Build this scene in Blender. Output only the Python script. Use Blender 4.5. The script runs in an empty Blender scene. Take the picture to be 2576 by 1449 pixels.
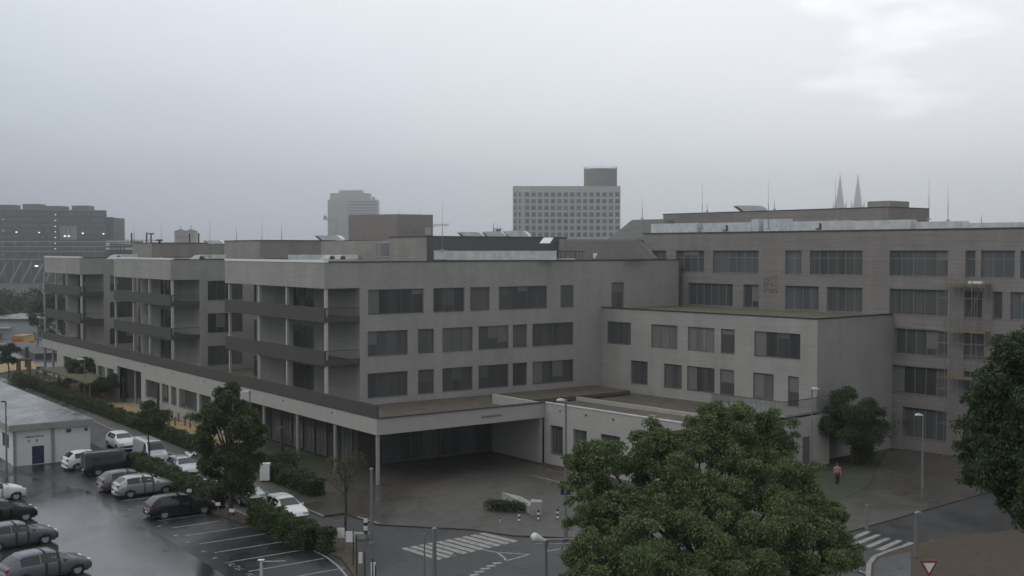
import bpy, math, random
from mathutils import Vector
random.seed(7)
C = bpy.context.scene.collection
# ---------------------------------------------------------------- camera
FPX = 2900.0; TH = math.radians(1.866); ZC = 18.0
cam_d = bpy.data.cameras.new("camera"); cam = bpy.data.objects.new("camera", cam_d); C.objects.link(cam)
cam.location = (0, 0, ZC); cam.rotation_euler = (math.radians(90) - TH, 0, 0)
cam_d.sensor_width = 36; cam_d.lens = 36 * FPX / 2576; cam_d.clip_start = 0.5; cam_d.clip_end = 9000
bpy.context.scene.camera = cam
# ---------------------------------------------------------------- world
SUN_EL, SUN_AZ = math.radians(48), math.radians(-118)     # azimuth from +Y, negative = left / behind the camera
w = bpy.data.worlds.new("World"); bpy.context.scene.world = w; w.use_nodes = True
def build_world():
    nt = w.node_tree; N = nt.nodes; L = nt.links; N.clear()
    out = N.new('ShaderNodeOutputWorld')
    sky = N.new('ShaderNodeTexSky'); sky.sky_type = 'NISHITA'; sky.sun_disc = False
    sky.sun_elevation = SUN_EL; sky.sun_rotation = SUN_AZ; sky.dust_density = 4; sky.air_density = 1.5
    b1 = N.new('ShaderNodeBackground'); L.new(sky.outputs[0], b1.inputs[0]); b1.inputs[1].default_value = 0.07
    tc = N.new('ShaderNodeTexCoord')
    def vec_dot(v):
        n = N.new('ShaderNodeVectorMath'); n.operation = 'DOT_PRODUCT'; L.new(tc.outputs['Generated'], n.inputs[0]); n.inputs[1].default_value = v; return n.outputs['Value']
    def m(op, a, b=None, clamp=False):
        n = N.new('ShaderNodeMath'); n.operation = op; n.use_clamp = clamp
        for i, x in enumerate((a, b)):
            if x is None: continue
            if isinstance(x, (int, float)): n.inputs[i].default_value = x
            else: L.new(x, n.inputs[i])
        return n.outputs[0]
    mp = N.new('ShaderNodeMapping'); L.new(tc.outputs['Generated'], mp.inputs[0]); mp.inputs['Scale'].default_value = (1.6, 1.6, 5)
    n1 = N.new('ShaderNodeTexNoise'); L.new(mp.outputs[0], n1.inputs['Vector']); n1.inputs['Scale'].default_value = 2.2; n1.inputs['Detail'].default_value = 5; n1.inputs['Roughness'].default_value = .45
    n2 = N.new('ShaderNodeTexNoise'); L.new(mp.outputs[0], n2.inputs['Vector']); n2.inputs['Scale'].default_value = 7; n2.inputs['Detail'].default_value = 8; n2.inputs['Roughness'].default_value = .55
    # overall cloud layer: darker low on the left, brighter up and to the right
    e = vec_dot((0, 0, 1)); x = vec_dot((1, 0, 0))
    t = m('ADD', m('MULTIPLY', m('MINIMUM', e, .35), 1.05), m('MULTIPLY', m('MINIMUM', m('MAXIMUM', x, -.5),   .4), .72))
    t = m('ADD', t, m('MULTIPLY', m('SUBTRACT', n1.outputs[0], .5), .22))
    t = m('ADD', t, m('MULTIPLY', m('SUBTRACT', n2.outputs[0], .5), .10)); t = m('ADD', t, .71)
    cr = N.new('ShaderNodeValToRGB'); L.new(t, cr.inputs[0]); r = cr.color_ramp
    r.elements[0].position = 0.0; r.elements[0].color = (.27, .30, .335, 1)
    r.elements[1].position = 1.0; r.elements[1].color = (.96, .985, 1.02, 1)
    for p, c in ((.2, (.33, .365, .40, 1)), (.36, (.49, .53, .575, 1)), (.55, (.69, .745, .815, 1)), (.8, (.86, .90, .955, 1))):
        q = r.elements.new(p); q.color = c
    # the bright break in the cloud, upper right
    bd = Vector((.305, .93, .205)).normalized()
    d = vec_dot(tuple(bd))
    br = m('SUBTRACT', d, .9968); br = m('MULTIPLY', br, 75); 
    br = m('ADD', br, m('MULTIPLY', m('SUBTRACT', n2.outputs[0], .5), 1.9)); br = m('MAXIMUM', br, 0); br = m('MINIMUM', br, .42)
    mix = N.new('ShaderNodeMix'); mix.data_type = 'RGBA'; L.new(br, mix.inputs[0]); L.new(cr.outputs[0], mix.inputs[6]); mix.inputs[7].default_value = (1.5, 1.52, 1.55, 1)
    # unseen sky overhead and behind dimmed to darken walls facing the camera; brighter ahead
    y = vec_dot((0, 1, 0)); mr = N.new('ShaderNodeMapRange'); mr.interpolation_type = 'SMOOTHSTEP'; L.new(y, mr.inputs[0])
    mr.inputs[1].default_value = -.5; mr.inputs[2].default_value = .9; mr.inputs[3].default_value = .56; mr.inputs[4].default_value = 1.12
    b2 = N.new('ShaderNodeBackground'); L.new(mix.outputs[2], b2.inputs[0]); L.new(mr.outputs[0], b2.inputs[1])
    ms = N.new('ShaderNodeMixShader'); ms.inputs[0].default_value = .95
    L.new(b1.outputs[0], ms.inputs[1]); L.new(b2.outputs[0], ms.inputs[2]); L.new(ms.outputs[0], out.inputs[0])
build_world()
sd = bpy.data.lights.new("sun", 'SUN'); sd.energy = .7; sd.angle = math.radians(35); sd.color = (1, .97, .92)
so = bpy.data.objects.new("sun", sd); C.objects.link(so)
sv = Vector((math.sin(SUN_AZ) * math.cos(SUN_EL), math.cos(SUN_AZ) * math.cos(SUN_EL), math.sin(SUN_EL)))
so.rotation_euler = sv.to_track_quat('Z', 'Y').to_euler(); so.location = (0, -20, 60)
vs = bpy.context.scene.view_settings
vs.view_transform = 'Standard'; vs.look = 'None'; vs.exposure = 0; vs.gamma = 1; vs.use_curve_mapping = False
# ---------------------------------------------------------------- pixel <-> place helpers (2576-wide measuring grid)
ct, st = math.cos(TH), math.sin(TH)
def ray(x, y):
    u = (x - 1288) / FPX; v = (724.5 - y) / FPX
    return (u, ct + v * st, -st + v * ct)
def gnd(x, y, z=0.0):
    d = ray(x, y); t = (z - ZC) / d[2]; return (d[0] * t, d[1] * t)
def at(x, y, Y):
    d = ray(x, y); t = Y / d[1]; return Vector((d[0] * t, Y, ZC + d[2] * t))
class Fr:
    """ground frame: origin and two horizontal axes"""
    def __init__(s, o, e1, e2): s.o = o; s.e1 = e1; s.e2 = e2
    def w(s, a, b, z=0): return (s.o[0] + a * s.e1[0] + b * s.e2[0], s.o[1] + a * s.e1[1] + b * s.e2[1], z)
    def inv(s, p):
        x, y = p[0] - s.o[0], p[1] - s.o[1]; return (x * s.e1[0] + y * s.e1[1], x * s.e2[0] + y * s.e2[1])
    def hit2(s, px, b, z=8):       # value of axis 1 where axis 2 == b is seen at column px (height about z)
        u = (px - 1288) / FPX
        # solve X = u * depth, depth = Y*ct - (z-ZC)*st*... camera depth
        ox = s.o[0] + b * s.e2[0]; oy = s.o[1] + b * s.e2[1]
        k = u * ct; c0 = -u * (z - ZC) * st
        return (k * oy + c0 - ox) / (s.e1[0] - k * s.e1[1])
    def hit1(s, px, a, z=8):       # value of axis 2 where axis 1 == a
        u = (px - 1288) / FPX
        ox = s.o[0] + a * s.e1[0]; oy = s.o[1] + a * s.e1[1]
        k = u * ct; c0 = -u * (z - ZC) * st
        return (k * oy + c0 - ox) / (s.e2[0] - k * s.e2[1])
AF = Fr((0, 0), (.810, .586), (-.586, .810))
CF = Fr((25.8, 97.2), (-.6435, .7655), (.7655, .6435))
WF = Fr((0, 0), (1, 0), (0, 1))
# ---------------------------------------------------------------- mesh builder
class MB:
    def __init__(s): s.v = []; s.f = []
    def quad(s, *p):
        n = len(s.v); s.v += [tuple(q) for q in p]; s.f.append(tuple(range(n, n + len(p))))
    def box(s, F, a0, a1, b0, b1, z0, z1):
        n = len(s.v)
        for z in (z0, z1):
            for a, b in ((a0, b0), (a1, b0), (a1, b1), (a0, b1)): s.v.append(F.w(a, b, z))
        for q in ((3, 2, 1, 0), (4, 5, 6, 7), (0, 1, 5, 4), (1, 2, 6, 5), (2, 3, 7, 6), (3, 0, 4, 7)): s.f.append(tuple(n + i for i in q))
    def prism(s, pts, vec):        # polygon of 3d points extruded by vec
        n = len(s.v); k = len(pts); vec = Vector(vec)
        s.v += [tuple(p) for p in pts]; s.v += [tuple(Vector(p) + vec) for p in pts]
        s.f.append(tuple(range(n, n + k))); s.f.append(tuple(range(n + 2 * k - 1, n + k - 1, -1)))
        for i in range(k):
            j = (i + 1) % k; s.f.append((n + i, n + i + k, n + j + k, n + j))
    def tube(s, p0, p1, r0, r1=None, n=8, cap=True):
        r1 = r0 if r1 is None else r1
        p0 = Vector(p0); p1 = Vector(p1); d = (p1 - p0).normalized()
        u = d.orthogonal().normalized(); v = d.cross(u); m = len(s.v)
        for p, r in ((p0, r0), (p1, r1)):
            for i in range(n):
                t = 2 * math.pi * i / n; s.v.append(tuple(p + (u * math.cos(t) + v * math.sin(t)) * r))
        for i in range(n):
            j = (i + 1) % n; s.f.append((m + i, m + j, m + n + j, m + n + i))
        if cap: s.f.append(tuple(m + i for i in range(n))[::-1]); s.f.append(tuple(m + n + i for i in range(n)))
    def sweep(s, pts, rads, n=8):
        for i in range(len(pts) - 1): s.tube(pts[i], pts[i + 1], rads[i], rads[i + 1], n, cap=(i in (0, len(pts) - 2)))
    def build(s, name, mat, parent=None, smooth=False):
        me = bpy.data.meshes.new(name); me.from_pydata(s.v, [], s.f); me.update()
        if mat: me.materials.append(mat)
        if smooth:
            for p in me.polygons: p.use_smooth = True
        o = bpy.data.objects.new(name, me); C.objects.link(o)
        if parent:
            o.parent = parent
            o.matrix_parent_inverse = wm(parent).inverted()
        return o
def wm(o):
    from mathutils import Matrix
    m = Matrix.LocRotScale(o.location, o.rotation_euler, o.scale)
    if o.parent: m = wm(o.parent) @ o.matrix_parent_inverse @ m
    return m
def thing(name, label, cat, loc=(0, 0, 0), rz=0, group=None):
    o = bpy.data.objects.new(name, None); C.objects.link(o); o.location = loc; o.rotation_euler = (0, 0, rz)
    o.empty_display_size = .3
    o['label'] = label; o['category'] = cat
    if group: o['group'] = group
    return o
def tag(o, label, cat, group=None):
    o['label'] = label; o['category'] = cat
    if group: o['group'] = group
    return o
def struct(o): o['kind'] = 'structure'; return o
# ---------------------------------------------------------------- materials
def mat(name, col, rough=.7, metal=0, var=.12, scale=3, bump=0, spec=.5, detail=4, col2=None, coord='Object', stretch=(1, 1, 1)):
    m = bpy.data.materials.new(name); m.use_nodes = True; nt = m.node_tree; N = nt.nodes; L = nt.links
    p = N['Principled BSDF']; p.inputs['Roughness'].default_value = rough; p.inputs['Metallic'].default_value = metal
    p.inputs['Specular IOR Level'].default_value = spec
    tc = N.new('ShaderNodeTexCoord'); mp = N.new('ShaderNodeMapping'); L.new(tc.outputs[coord], mp.inputs[0]); mp.inputs['Scale'].default_value = stretch
    no = N.new('ShaderNodeTexNoise'); L.new(mp.outputs[0], no.inputs['Vector']); no.inputs['Scale'].default_value = scale; no.inputs['Detail'].default_value = detail
    r = N.new('ShaderNodeValToRGB'); L.new(no.outputs[0], r.inputs[0])
    c2 = col2 or tuple(min(1, c * (1 + var)) for c in col); c1 = col if col2 else tuple(c * (1 - var) for c in col)
    r.color_ramp.elements[0].position = .3; r.color_ramp.elements[1].position = .7
    r.color_ramp.elements[0].color = (*c1, 1); r.color_ramp.elements[1].color = (*c2, 1)
    L.new(r.outputs[0], p.inputs['Base Color'])
    if bump:
        b = N.new('ShaderNodeBump'); b.inputs['Strength'].default_value = bump; b.inputs['Distance'].default_value = .05
        L.new(no.outputs[0], b.inputs['Height']); L.new(b.outputs[0], p.inputs['Normal'])
    return m
def brick(name, col, col2, mortar, rough=.8):
    m = mat(name, col, rough); nt = m.node_tree; N = nt.nodes; L = nt.links; p = N['Principled BSDF']
    g = N.new('ShaderNodeNewGeometry'); sx = N.new('ShaderNodeSeparateXYZ'); L.new(g.outputs['Position'], sx.inputs[0])
    ad = N.new('ShaderNodeMath'); ad.operation = 'ADD'; L.new(sx.outputs[0], ad.inputs[0]); L.new(sx.outputs[1], ad.inputs[1])
    cx = N.new('ShaderNodeCombineXYZ'); L.new(ad.outputs[0], cx.inputs[0]); L.new(sx.outputs[2], cx.inputs[1])
    b = N.new('ShaderNodeTexBrick'); L.new(cx.outputs[0], b.inputs['Vector']); b.inputs['Scale'].default_value = 1
    b.inputs['Brick Width'].default_value = .5; b.inputs['Row Height'].default_value = .11; b.inputs['Mortar Size'].default_value = .012
    b.inputs['Color1'].default_value = (*col, 1); b.inputs['Color2'].default_value = (*col2, 1); b.inputs['Mortar'].default_value = (*mortar, 1)
    n = N.new('ShaderNodeTexNoise'); L.new(g.outputs['Position'], n.inputs['Vector']); n.inputs['Scale'].default_value = .35; n.inputs['Detail'].default_value = 7; n.inputs['Roughness'].default_value = .6
    mp = N.new('ShaderNodeMapping'); L.new(g.outputs['Position'], mp.inputs[0]); mp.inputs['Scale'].default_value = (.8, .8, .10)
    n3 = N.new('ShaderNodeTexNoise'); L.new(mp.outputs[0], n3.inputs['Vector']); n3.inputs['Scale'].default_value = 1; n3.inputs['Detail'].default_value = 4
    am = N.new('ShaderNodeMath'); am.operation = 'ADD'; L.new(n.outputs[0], am.inputs[0]); L.new(n3.outputs[0], am.inputs[1])
    mr = N.new('ShaderNodeMapRange'); L.new(am.outputs[0], mr.inputs[0]); mr.inputs[1].default_value = .7; mr.inputs[2].default_value = 1.3; mr.inputs[3].default_value = .85; mr.inputs[4].default_value = 1.08
    mx = N.new('ShaderNodeMix'); mx.data_type = 'RGBA'; mx.blend_type = 'MULTIPLY'; mx.inputs[0].default_value = 1
    L.new(b.outputs['Color'], mx.inputs[6]); L.new(mr.outputs[0], mx.inputs[7]); L.new(mx.outputs[2], p.inputs['Base Color'])
    return m
M = {}
M['brick'] = brick('pale_brick', (.375, .37, .348), (.325, .32, .30), (.355, .35, .335))
M['brick_d'] = brick('brown_brick', (.255, .238, .228), (.205, .19, .182), (.26, .245, .235))
M['brick_s'] = brick('soft_brick', (.30, .29, .265), (.26, .25, .23), (.29, .28, .26))
M['brick_r'] = brick('red_brick', (.22, .165, .145), (.17, .13, .115), (.22, .17, .155))
M['cream'] = mat('cream_render', (.40, .395, .37), .75, var=.05, scale=1.2)
M['conc'] = mat('concrete', (.30, .30, .29), .8, var=.12, scale=2, detail=8)
M['pale_conc'] = mat('pale_concrete', (.48, .48, .47), .8, var=.06, scale=.2, detail=6)
M['stone'] = mat('grey_stone', (.16, .15, .145), .9, var=.2, scale=.3, detail=8)
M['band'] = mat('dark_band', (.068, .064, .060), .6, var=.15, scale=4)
M['soffit'] = mat('soffit', (.30, .29, .27), .8, var=.04)
M['dark'] = mat('dark_metal', (.045, .045, .048), .5, var=.15, scale=5)
M['frame_l'] = mat('pale_window_frame', (.22, .22, .21), .45, var=.05)
M['plant'] = mat('plant_room_cladding', (.105, .105, .10), .5, var=.1)
M['depot'] = mat('depot_sheet', (.34, .37, .38), .5, var=.06)
M['red_shaded'] = mat('sign_red_shaded', (.22, .035, .035), .5)  # border red darkened to carry the shade the sign stands in
M['frame'] = mat('window_frame', (.13, .13, .13), .45, var=.08)
M['post'] = mat('pale_post', (.50, .49, .46), .5, var=.04)
M['zinc'] = mat('galvanised_sheet', (.62, .65, .67), .38, metal=.25, var=.16, scale=1.6, detail=8, bump=.25)
M['coping'] = mat('bright_coping', (.86, .88, .90), .2, metal=.0, var=.05)
M['pole'] = mat('galvanised_pole', (.22, .22, .22), .5, metal=.3, var=.1)
M['lampw'] = mat('lamp_housing', (.72, .75, .76), .35, var=.04)
M['roof'] = mat('gravel_roof', (.075, .065, .052), .75, scale=1.2, detail=10, col2=(.14, .12, .09))
M['green_roof'] = mat('sedum_roof', (.075, .085, .04), .9, scale=1.1, detail=10, col2=(.15, .135, .075))
M['white'] = mat('white_paint', (.74, .75, .74), .4, var=.05)
M['silver'] = mat('silver_paint', (.45, .47, .49), .25, metal=.5, var=.03)
M['greyp'] = mat('grey_paint', (.17, .18, .20), .25, metal=.5, var=.03)
M['blackp'] = mat('black_paint', (.018, .019, .022), .2, var=.05)
M['bluep'] = mat('blue_paint', (.03, .035, .09), .4, var=.08)
M['tyre'] = mat('tyre', (.02, .02, .02), .8)
M['glassc'] = mat('car_glass', (.015, .018, .02), .06, var=.02, spec=.8)
M['lens'] = mat('headlamp_lens', (.6, .62, .62), .1)
M['red'] = mat('red_lens', (.35, .02, .02), .25)
M['yellow'] = mat('yellow_paint', (.50, .30, .03), .45, var=.06)
M['redp'] = mat('red_paint', (.5, .03, .02), .5, var=.05)
M['blue'] = mat('sign_blue', (.012, .035, .11), .4)
M['sand'] = mat('sand', (.30, .22, .11), .95, scale=1.1, detail=10, col2=(.42, .32, .18))
M['soil'] = mat('leaf_litter', (.045, .036, .026), .9, scale=2.5, detail=10, col2=(.085, .062, .04))
M['grass'] = mat('rough_grass', (.032, .042, .022), .95, scale=.8, detail=12, col2=(.06, .068, .036))
M['bark'] = mat('bark', (.06, .05, .04), .9, var=.3, scale=8, bump=.4, stretch=(1, 1, .3))
M['mark'] = mat('road_paint', (.38, .38, .365), .5, scale=3.5, detail=12, col2=(.17, .17, .165))
M['kerb'] = mat('kerb_stone', (.24, .24, .23), .65, var=.15, scale=2)
M['plank'] = mat('scaffold_plank', (.20, .155, .07), .7, var=.2)
M['timber'] = mat('timber', (.20, .13, .07), .7, var=.2, scale=3)
M['skin'] = mat('skin', (.45, .28, .21), .6)
M['pink'] = mat('pink_jacket', (.30, .19, .20), .8)
M['cloth'] = mat('dark_trousers', (.04, .04, .055), .8)
M['hair'] = mat('hair', (.05, .03, .02), .7)
def wet(name, c1, c2, rlo, rhi, sc=.25, plo=.42, phi=.62):
    m = bpy.data.materials.new(name); m.use_nodes = True; nt = m.node_tree; N = nt.nodes; L = nt.links; p = N['Principled BSDF']
    g = N.new('ShaderNodeNewGeometry')
    mp = N.new('ShaderNodeMapping'); L.new(g.outputs['Position'], mp.inputs[0]); mp.inputs['Rotation'].default_value = (0, 0, .63); mp.inputs['Scale'].default_value = (1, .55, 1)
    a = N.new('ShaderNodeTexNoise'); L.new(mp.outputs[0], a.inputs['Vector']); a.inputs['Scale'].default_value = sc; a.inputs['Detail'].default_value = 6; a.inputs['Roughness'].default_value = .55
    r = N.new('ShaderNodeMapRange'); L.new(a.outputs[0], r.inputs[0]); r.inputs[1].default_value = plo; r.inputs[2].default_value = phi; r.inputs[3].default_value = rhi; r.inputs[4].default_value = rlo
    L.new(r.outputs[0], p.inputs['Roughness'])
    b = N.new('ShaderNodeTexNoise'); L.new(g.outputs['Position'], b.inputs['Vector']); b.inputs['Scale'].default_value = 1.7; b.inputs['Detail'].default_value = 10; b.inputs['Roughness'].default_value = .7
    cr = N.new('ShaderNodeValToRGB'); L.new(b.outputs[0], cr.inputs[0]); cr.color_ramp.elements[0].position = .35; cr.color_ramp.elements[1].position = .7
    cr.color_ramp.elements[0].color = (*c1, 1); cr.color_ramp.elements[1].color = (*c2, 1); L.new(cr.outputs[0], p.inputs['Base Color'])
    n = N.new('ShaderNodeTexNoise'); L.new(g.outputs['Position'], n.inputs['Vector']); n.inputs['Scale'].default_value = 9; n.inputs['Detail'].default_value = 5
    bu = N.new('ShaderNodeBump'); bu.inputs['Strength'].default_value = .25; bu.inputs['Distance'].default_value = .02; L.new(n.outputs[0], bu.inputs['Height']); L.new(bu.outputs[0], p.inputs['Normal'])
    p.inputs['Specular IOR Level'].default_value = .5
    return m
M['lot'] = wet('wet_asphalt_lot', (.016, .017, .019), (.032, .033, .035), .2, .5)
M['road'] = wet('wet_asphalt', (.030, .031, .033), (.055, .055, .055), .3, .6, sc=.15)
M['paving'] = wet('wet_paving', (.062, .057, .050), (.098, .091, .081), .22, .6, sc=.12)
M['added_puddle'] = wet('added_water_film', (.035, .037, .04), (.05, .052, .055), .04, .16, .6)
M['wetroof'] = wet('wet_flat_roof', (.09, .095, .10), (.15, .155, .165), .10, .35, sc=.5)
def slabs(m, c=.8):
    nt = m.node_tree; N = nt.nodes; L = nt.links; p = N['Principled BSDF']; src = p.inputs['Base Color'].links[0].from_socket
    g = N.new('ShaderNodeNewGeometry'); mp = N.new('ShaderNodeMapping'); L.new(g.outputs['Position'], mp.inputs[0]); mp.inputs['Rotation'].default_value = (0, 0, -.626)
    b = N.new('ShaderNodeTexBrick'); L.new(mp.outputs[0], b.inputs['Vector']); b.inputs['Scale'].default_value = 1; b.inputs['Brick Width'].default_value = 1.0; b.inputs['Row Height'].default_value = .6; b.inputs['Mortar Size'].default_value = .02
    b.inputs['Color1'].default_value = (1.1, 1.1, 1.1, 1); b.inputs['Color2'].default_value = (.82, .82, .84, 1); b.inputs['Mortar'].default_value = (.6, .6, .6, 1)
    mx = N.new('ShaderNodeMix'); mx.data_type = 'RGBA'; mx.blend_type = 'MULTIPLY'; mx.inputs[0].default_value = c; L.new(src, mx.inputs[6]); L.new(b.outputs[0], mx.inputs[7]); L.new(mx.outputs[2], p.inputs['Base Color'])
slabs(M['paving'])
M['wetplaza'] = wet('wet_plaza', (.09, .09, .095), (.14, .14, .15), .1, .35, sc=.1)
def glass(name, c1, c2):
    m = bpy.data.materials.new(name); m.use_nodes = True; nt = m.node_tree; N = nt.nodes; L = nt.links; p = N['Principled BSDF']
    g = N.new('ShaderNodeNewGeometry'); mp = N.new('ShaderNodeMapping'); L.new(g.outputs['Position'], mp.inputs[0]); mp.inputs['Scale'].default_value = (1, 1, .04)
    a = N.new('ShaderNodeTexNoise'); L.new(mp.outputs[0], a.inputs['Vector']); a.inputs['Scale'].default_value = .75; a.inputs['Detail'].default_value = 3; a.inputs['Roughness'].default_value = .6
    cr = N.new('ShaderNodeValToRGB'); L.new(a.outputs[0], cr.inputs[0]); cr.color_ramp.elements[0].position = .40; cr.color_ramp.elements[1].position = .78
    cr.color_ramp.elements[0].color = (*c1, 1); cr.color_ramp.elements[1].color = (*c2, 1); L.new(cr.outputs[0], p.inputs['Base Color'])
    oi = N.new('ShaderNodeObjectInfo'); rr = N.new('ShaderNodeMapRange'); L.new(oi.outputs['Random'], rr.inputs[0]); rr.inputs[3].default_value = .55; rr.inputs[4].default_value = 1.35
    mx = N.new('ShaderNodeMix'); mx.data_type = 'RGBA'; mx.blend_type = 'MULTIPLY'; mx.inputs[0].default_value = 1; L.new(cr.outputs[0], mx.inputs[6]); L.new(rr.outputs[0], mx.inputs[7]); L.new(mx.outputs[2], p.inputs['Base Color'])
    p.inputs['Roughness'].default_value = .08; p.inputs['Specular IOR Level'].default_value = .5
    return m
M['pane'] = glass('window_pane', (.065, .072, .075), (.14, .14, .138))
M['pane_cur'] = glass('curtained_pane', (.12, .12, .117), (.19, .187, .18))
M['pane_far'] = glass('far_pane', (.09, .10, .11), (.15, .16, .17))
def leaf(name, c1, c2, hue=.02):
    m = bpy.data.materials.new(name); m.use_nodes = True; nt = m.node_tree; N = nt.nodes; L = nt.links; p = N['Principled BSDF']; out = N['Material Output']
    g = N.new('ShaderNodeNewGeometry'); cr = N.new('ShaderNodeValToRGB')
    tc = N.new('ShaderNodeTexCoord'); no = N.new('ShaderNodeTexNoise'); L.new(tc.outputs['Object'], no.inputs['Vector']); no.inputs['Scale'].default_value = 1.1; no.inputs['Detail'].default_value = 3
    ad = N.new('ShaderNodeMath'); ad.operation = 'MULTIPLY_ADD'; L.new(g.outputs['Random Per Island'], ad.inputs[0]); ad.inputs[1].default_value = .75; L.new(no.outputs[0], ad.inputs[2])
    sb = N.new('ShaderNodeMath'); sb.operation = 'SUBTRACT'; L.new(ad.outputs[0], sb.inputs[0]); sb.inputs[1].default_value = .36
    L.new(sb.outputs[0], cr.inputs[0]); cr.color_ramp.elements[0].position = .1; cr.color_ramp.elements[1].position = .9
    cr.color_ramp.elements[0].color = (*c1, 1); cr.color_ramp.elements[1].color = (*c2, 1); L.new(cr.outputs[0], p.inputs['Base Color'])
    p.inputs['Roughness'].default_value = .6; p.inputs['Specular IOR Level'].default_value = .3
    tr = N.new('ShaderNodeBsdfTranslucent'); L.new(cr.outputs[0], tr.inputs[0]); mx = N.new('ShaderNodeMixShader'); mx.inputs[0].default_value = .25
    L.new(p.outputs[0], mx.inputs[1]); L.new(tr.outputs[0], mx.inputs[2]); L.new(mx.outputs[0], out.inputs[0])
    return m
M['leaf'] = leaf('leaves', (.058, .086, .034), (.18, .23, .095))
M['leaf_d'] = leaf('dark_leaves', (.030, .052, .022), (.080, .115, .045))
M['leaf_m'] = leaf('street_tree_leaves', (.035, .058, .022), (.105, .135, .05))
M['leaf_h'] = leaf('hedge_leaves', (.035, .060, .025), (.09, .125, .045))
M['leaf_b'] = leaf('brownish_leaves', (.05, .05, .025), (.11, .10, .05))
M['leaf_f'] = leaf('far_leaves', (.04, .06, .035), (.075, .10, .055))
def emis(name, c, s):
    m = bpy.data.materials.new(name); m.use_nodes = True; N = m.node_tree.nodes; p = N['Principled BSDF']
    p.inputs['Base Color'].default_value = (*c, 1); p.inputs['Emission Color'].default_value = (*c, 1); p.inputs['Emission Strength'].default_value = s
    return m
M['lit'] = emis('lit_lamp', (1, .95, .86), 1.6)
# ---------------------------------------------------------------- walls with window openings
def wall_shell(mb, F, axis, c, s0, s1, z0, z1, holes, rev=.22, sgn=1):
    """front face in frame F. axis=1: plane axis1==c, runs along axis2; axis=2: plane axis2==c, runs along axis1. sgn: direction of the inside."""
    P = (lambda s, d, z: F.w(c + sgn * d, s, z)) if axis == 1 else (lambda s, d, z: F.w(s, c + sgn * d, z))
    ss = sorted(set([s0, s1] + [v for h in holes for v in h[:2] if s0 < v < s1])); zs = sorted(set([z0, z1] + [v for h in holes for v in h[2:4] if z0 < v < z1]))
    for i in range(len(ss) - 1):
        for j in range(len(zs) - 1):
            sm, zm = (ss[i] + ss[i + 1]) / 2, (zs[j] + zs[j + 1]) / 2
            if any(h[0] < sm < h[1] and h[2] < zm < h[3] for h in holes): continue
            mb.quad(P(ss[i], 0, zs[j]), P(ss[i + 1], 0, zs[j]), P(ss[i + 1], 0, zs[j + 1]), P(ss[i], 0, zs[j + 1]))
    for h in holes:
        a, b, lo, hi = h[:4]
        mb.quad(P(a, 0, lo), P(b, 0, lo), P(b, rev, lo), P(a, rev, lo)); mb.quad(P(a, 0, hi), P(b, 0, hi), P(b, rev, hi), P(a, rev, hi))
        mb.quad(P(a, 0, lo), P(a, rev, lo), P(a, rev, hi), P(a, 0, hi)); mb.quad(P(b, 0, lo), P(b, rev, lo), P(b, rev, hi), P(b, 0, hi))
wrng = random.Random(3)
M['blind'] = mat('roller_blind', (.16, .16, .155), .8, var=.06); M['blind_d'] = mat('dark_blind', (.10, .10, .10), .8, var=.06)
def window(parent, F, axis, c, a, b, lo, hi, sgn=1, rev=.14, nm=None, mf='frame', mp='pane', t=.06, trans=False):
    """window frame with mullions (part) and its glass (sub-part), sitting in its opening"""
    if a > b: a, b = b, a
    def bx(mb, s0, s1, d0, d1, z0, z1):
        c0, c1 = sorted((c + sgn * d0, c + sgn * d1))
        if axis == 1: mb.box(F, c0, c1, s0, s1, z0, z1)
        else: mb.box(F, s0, s1, c0, c1, z0, z1)
    mb = MB(); g = .004; a += g; b -= g; lo += g; hi -= g
    nm = nm or max(1, round((b - a) / 1.15))
    bx(mb, a, b, rev, rev + .07, lo, lo + t); bx(mb, a, b, rev, rev + .07, hi - t, hi)
    for i in range(nm + 1):
        s = a + (b - a) * i / nm; s0 = min(max(s - t / 2, a), b - t)
        bx(mb, s0, s0 + t, rev + .002, rev + .068, lo + t, hi - t)
    if trans: bx(mb, a + t, b - t, rev + .006, rev + .064, hi - .75, hi - .70)
    fr = mb.build('window', M[mf], parent)
    pb = MB(); bx(pb, a + .01, b - .01, rev + .035, rev + .055, lo + .01, hi - .01); pb.build('pane', M[mp], fr)
    if rev > .1 and lo > .5:
        sb = MB(); bx(sb, a + .002, b - .002, -.035, rev - .002, lo - .003, lo + .018); sb.build('sill', M['pole'], fr)
        for i in range(nm):
            if wrng.random() < (.10 if mf == 'frame_l' else .24):
                s0, s1 = a + (b - a) * i / nm + t / 2, a + (b - a) * (i + 1) / nm - t / 2
                if s1 - s0 > .3: bb = MB(); bx(bb, s0, s1, rev + .015, rev + .03, hi - t - (hi - lo) * wrng.choice((.2, .35, .5, .7, .93)), hi - t); bb.build('blind', M[wrng.choice(('blind', 'blind', 'blind_d'))], fr)
    return fr
# ================================================================ GROUND
def flat(name, pts, z, m, thick=0):
    mb = MB()
    if thick: mb.prism([(p[0], p[1], z - thick) for p in pts], (0, 0, thick))
    else: mb.quad(*[(p[0], p[1], z) for p in pts])
    return struct(mb.build(name, M[m]))
flat('ground', [(-2600, -150), (2600, -150), (2600, 2350), (-2600, 2350)], -.02, 'grass')
A = lambda a, b: AF.w(a, b)[:2]
edge = [gnd(*p) for p in ((905, 1500), (887, 1446), (858, 1406), (751, 1371), (640, 1330), (511, 1284))]
flat('parking_lot', [A(2, 40), edge[0]] + edge[1:] + [A(29.0, 101), A(29.0, 140), A(2, 140)], .004, 'lot')
flat('added_puddle', [A(8, 50), A(20, 52), A(24.2, 60), A(24.4, 70), A(24, 78), A(24.6, 88), A(22, 98), A(17, 96), A(10, 84)], .0075, 'added_puddle')  # smooth sheet added to brighten this side of the lot with reflected sky
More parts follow.
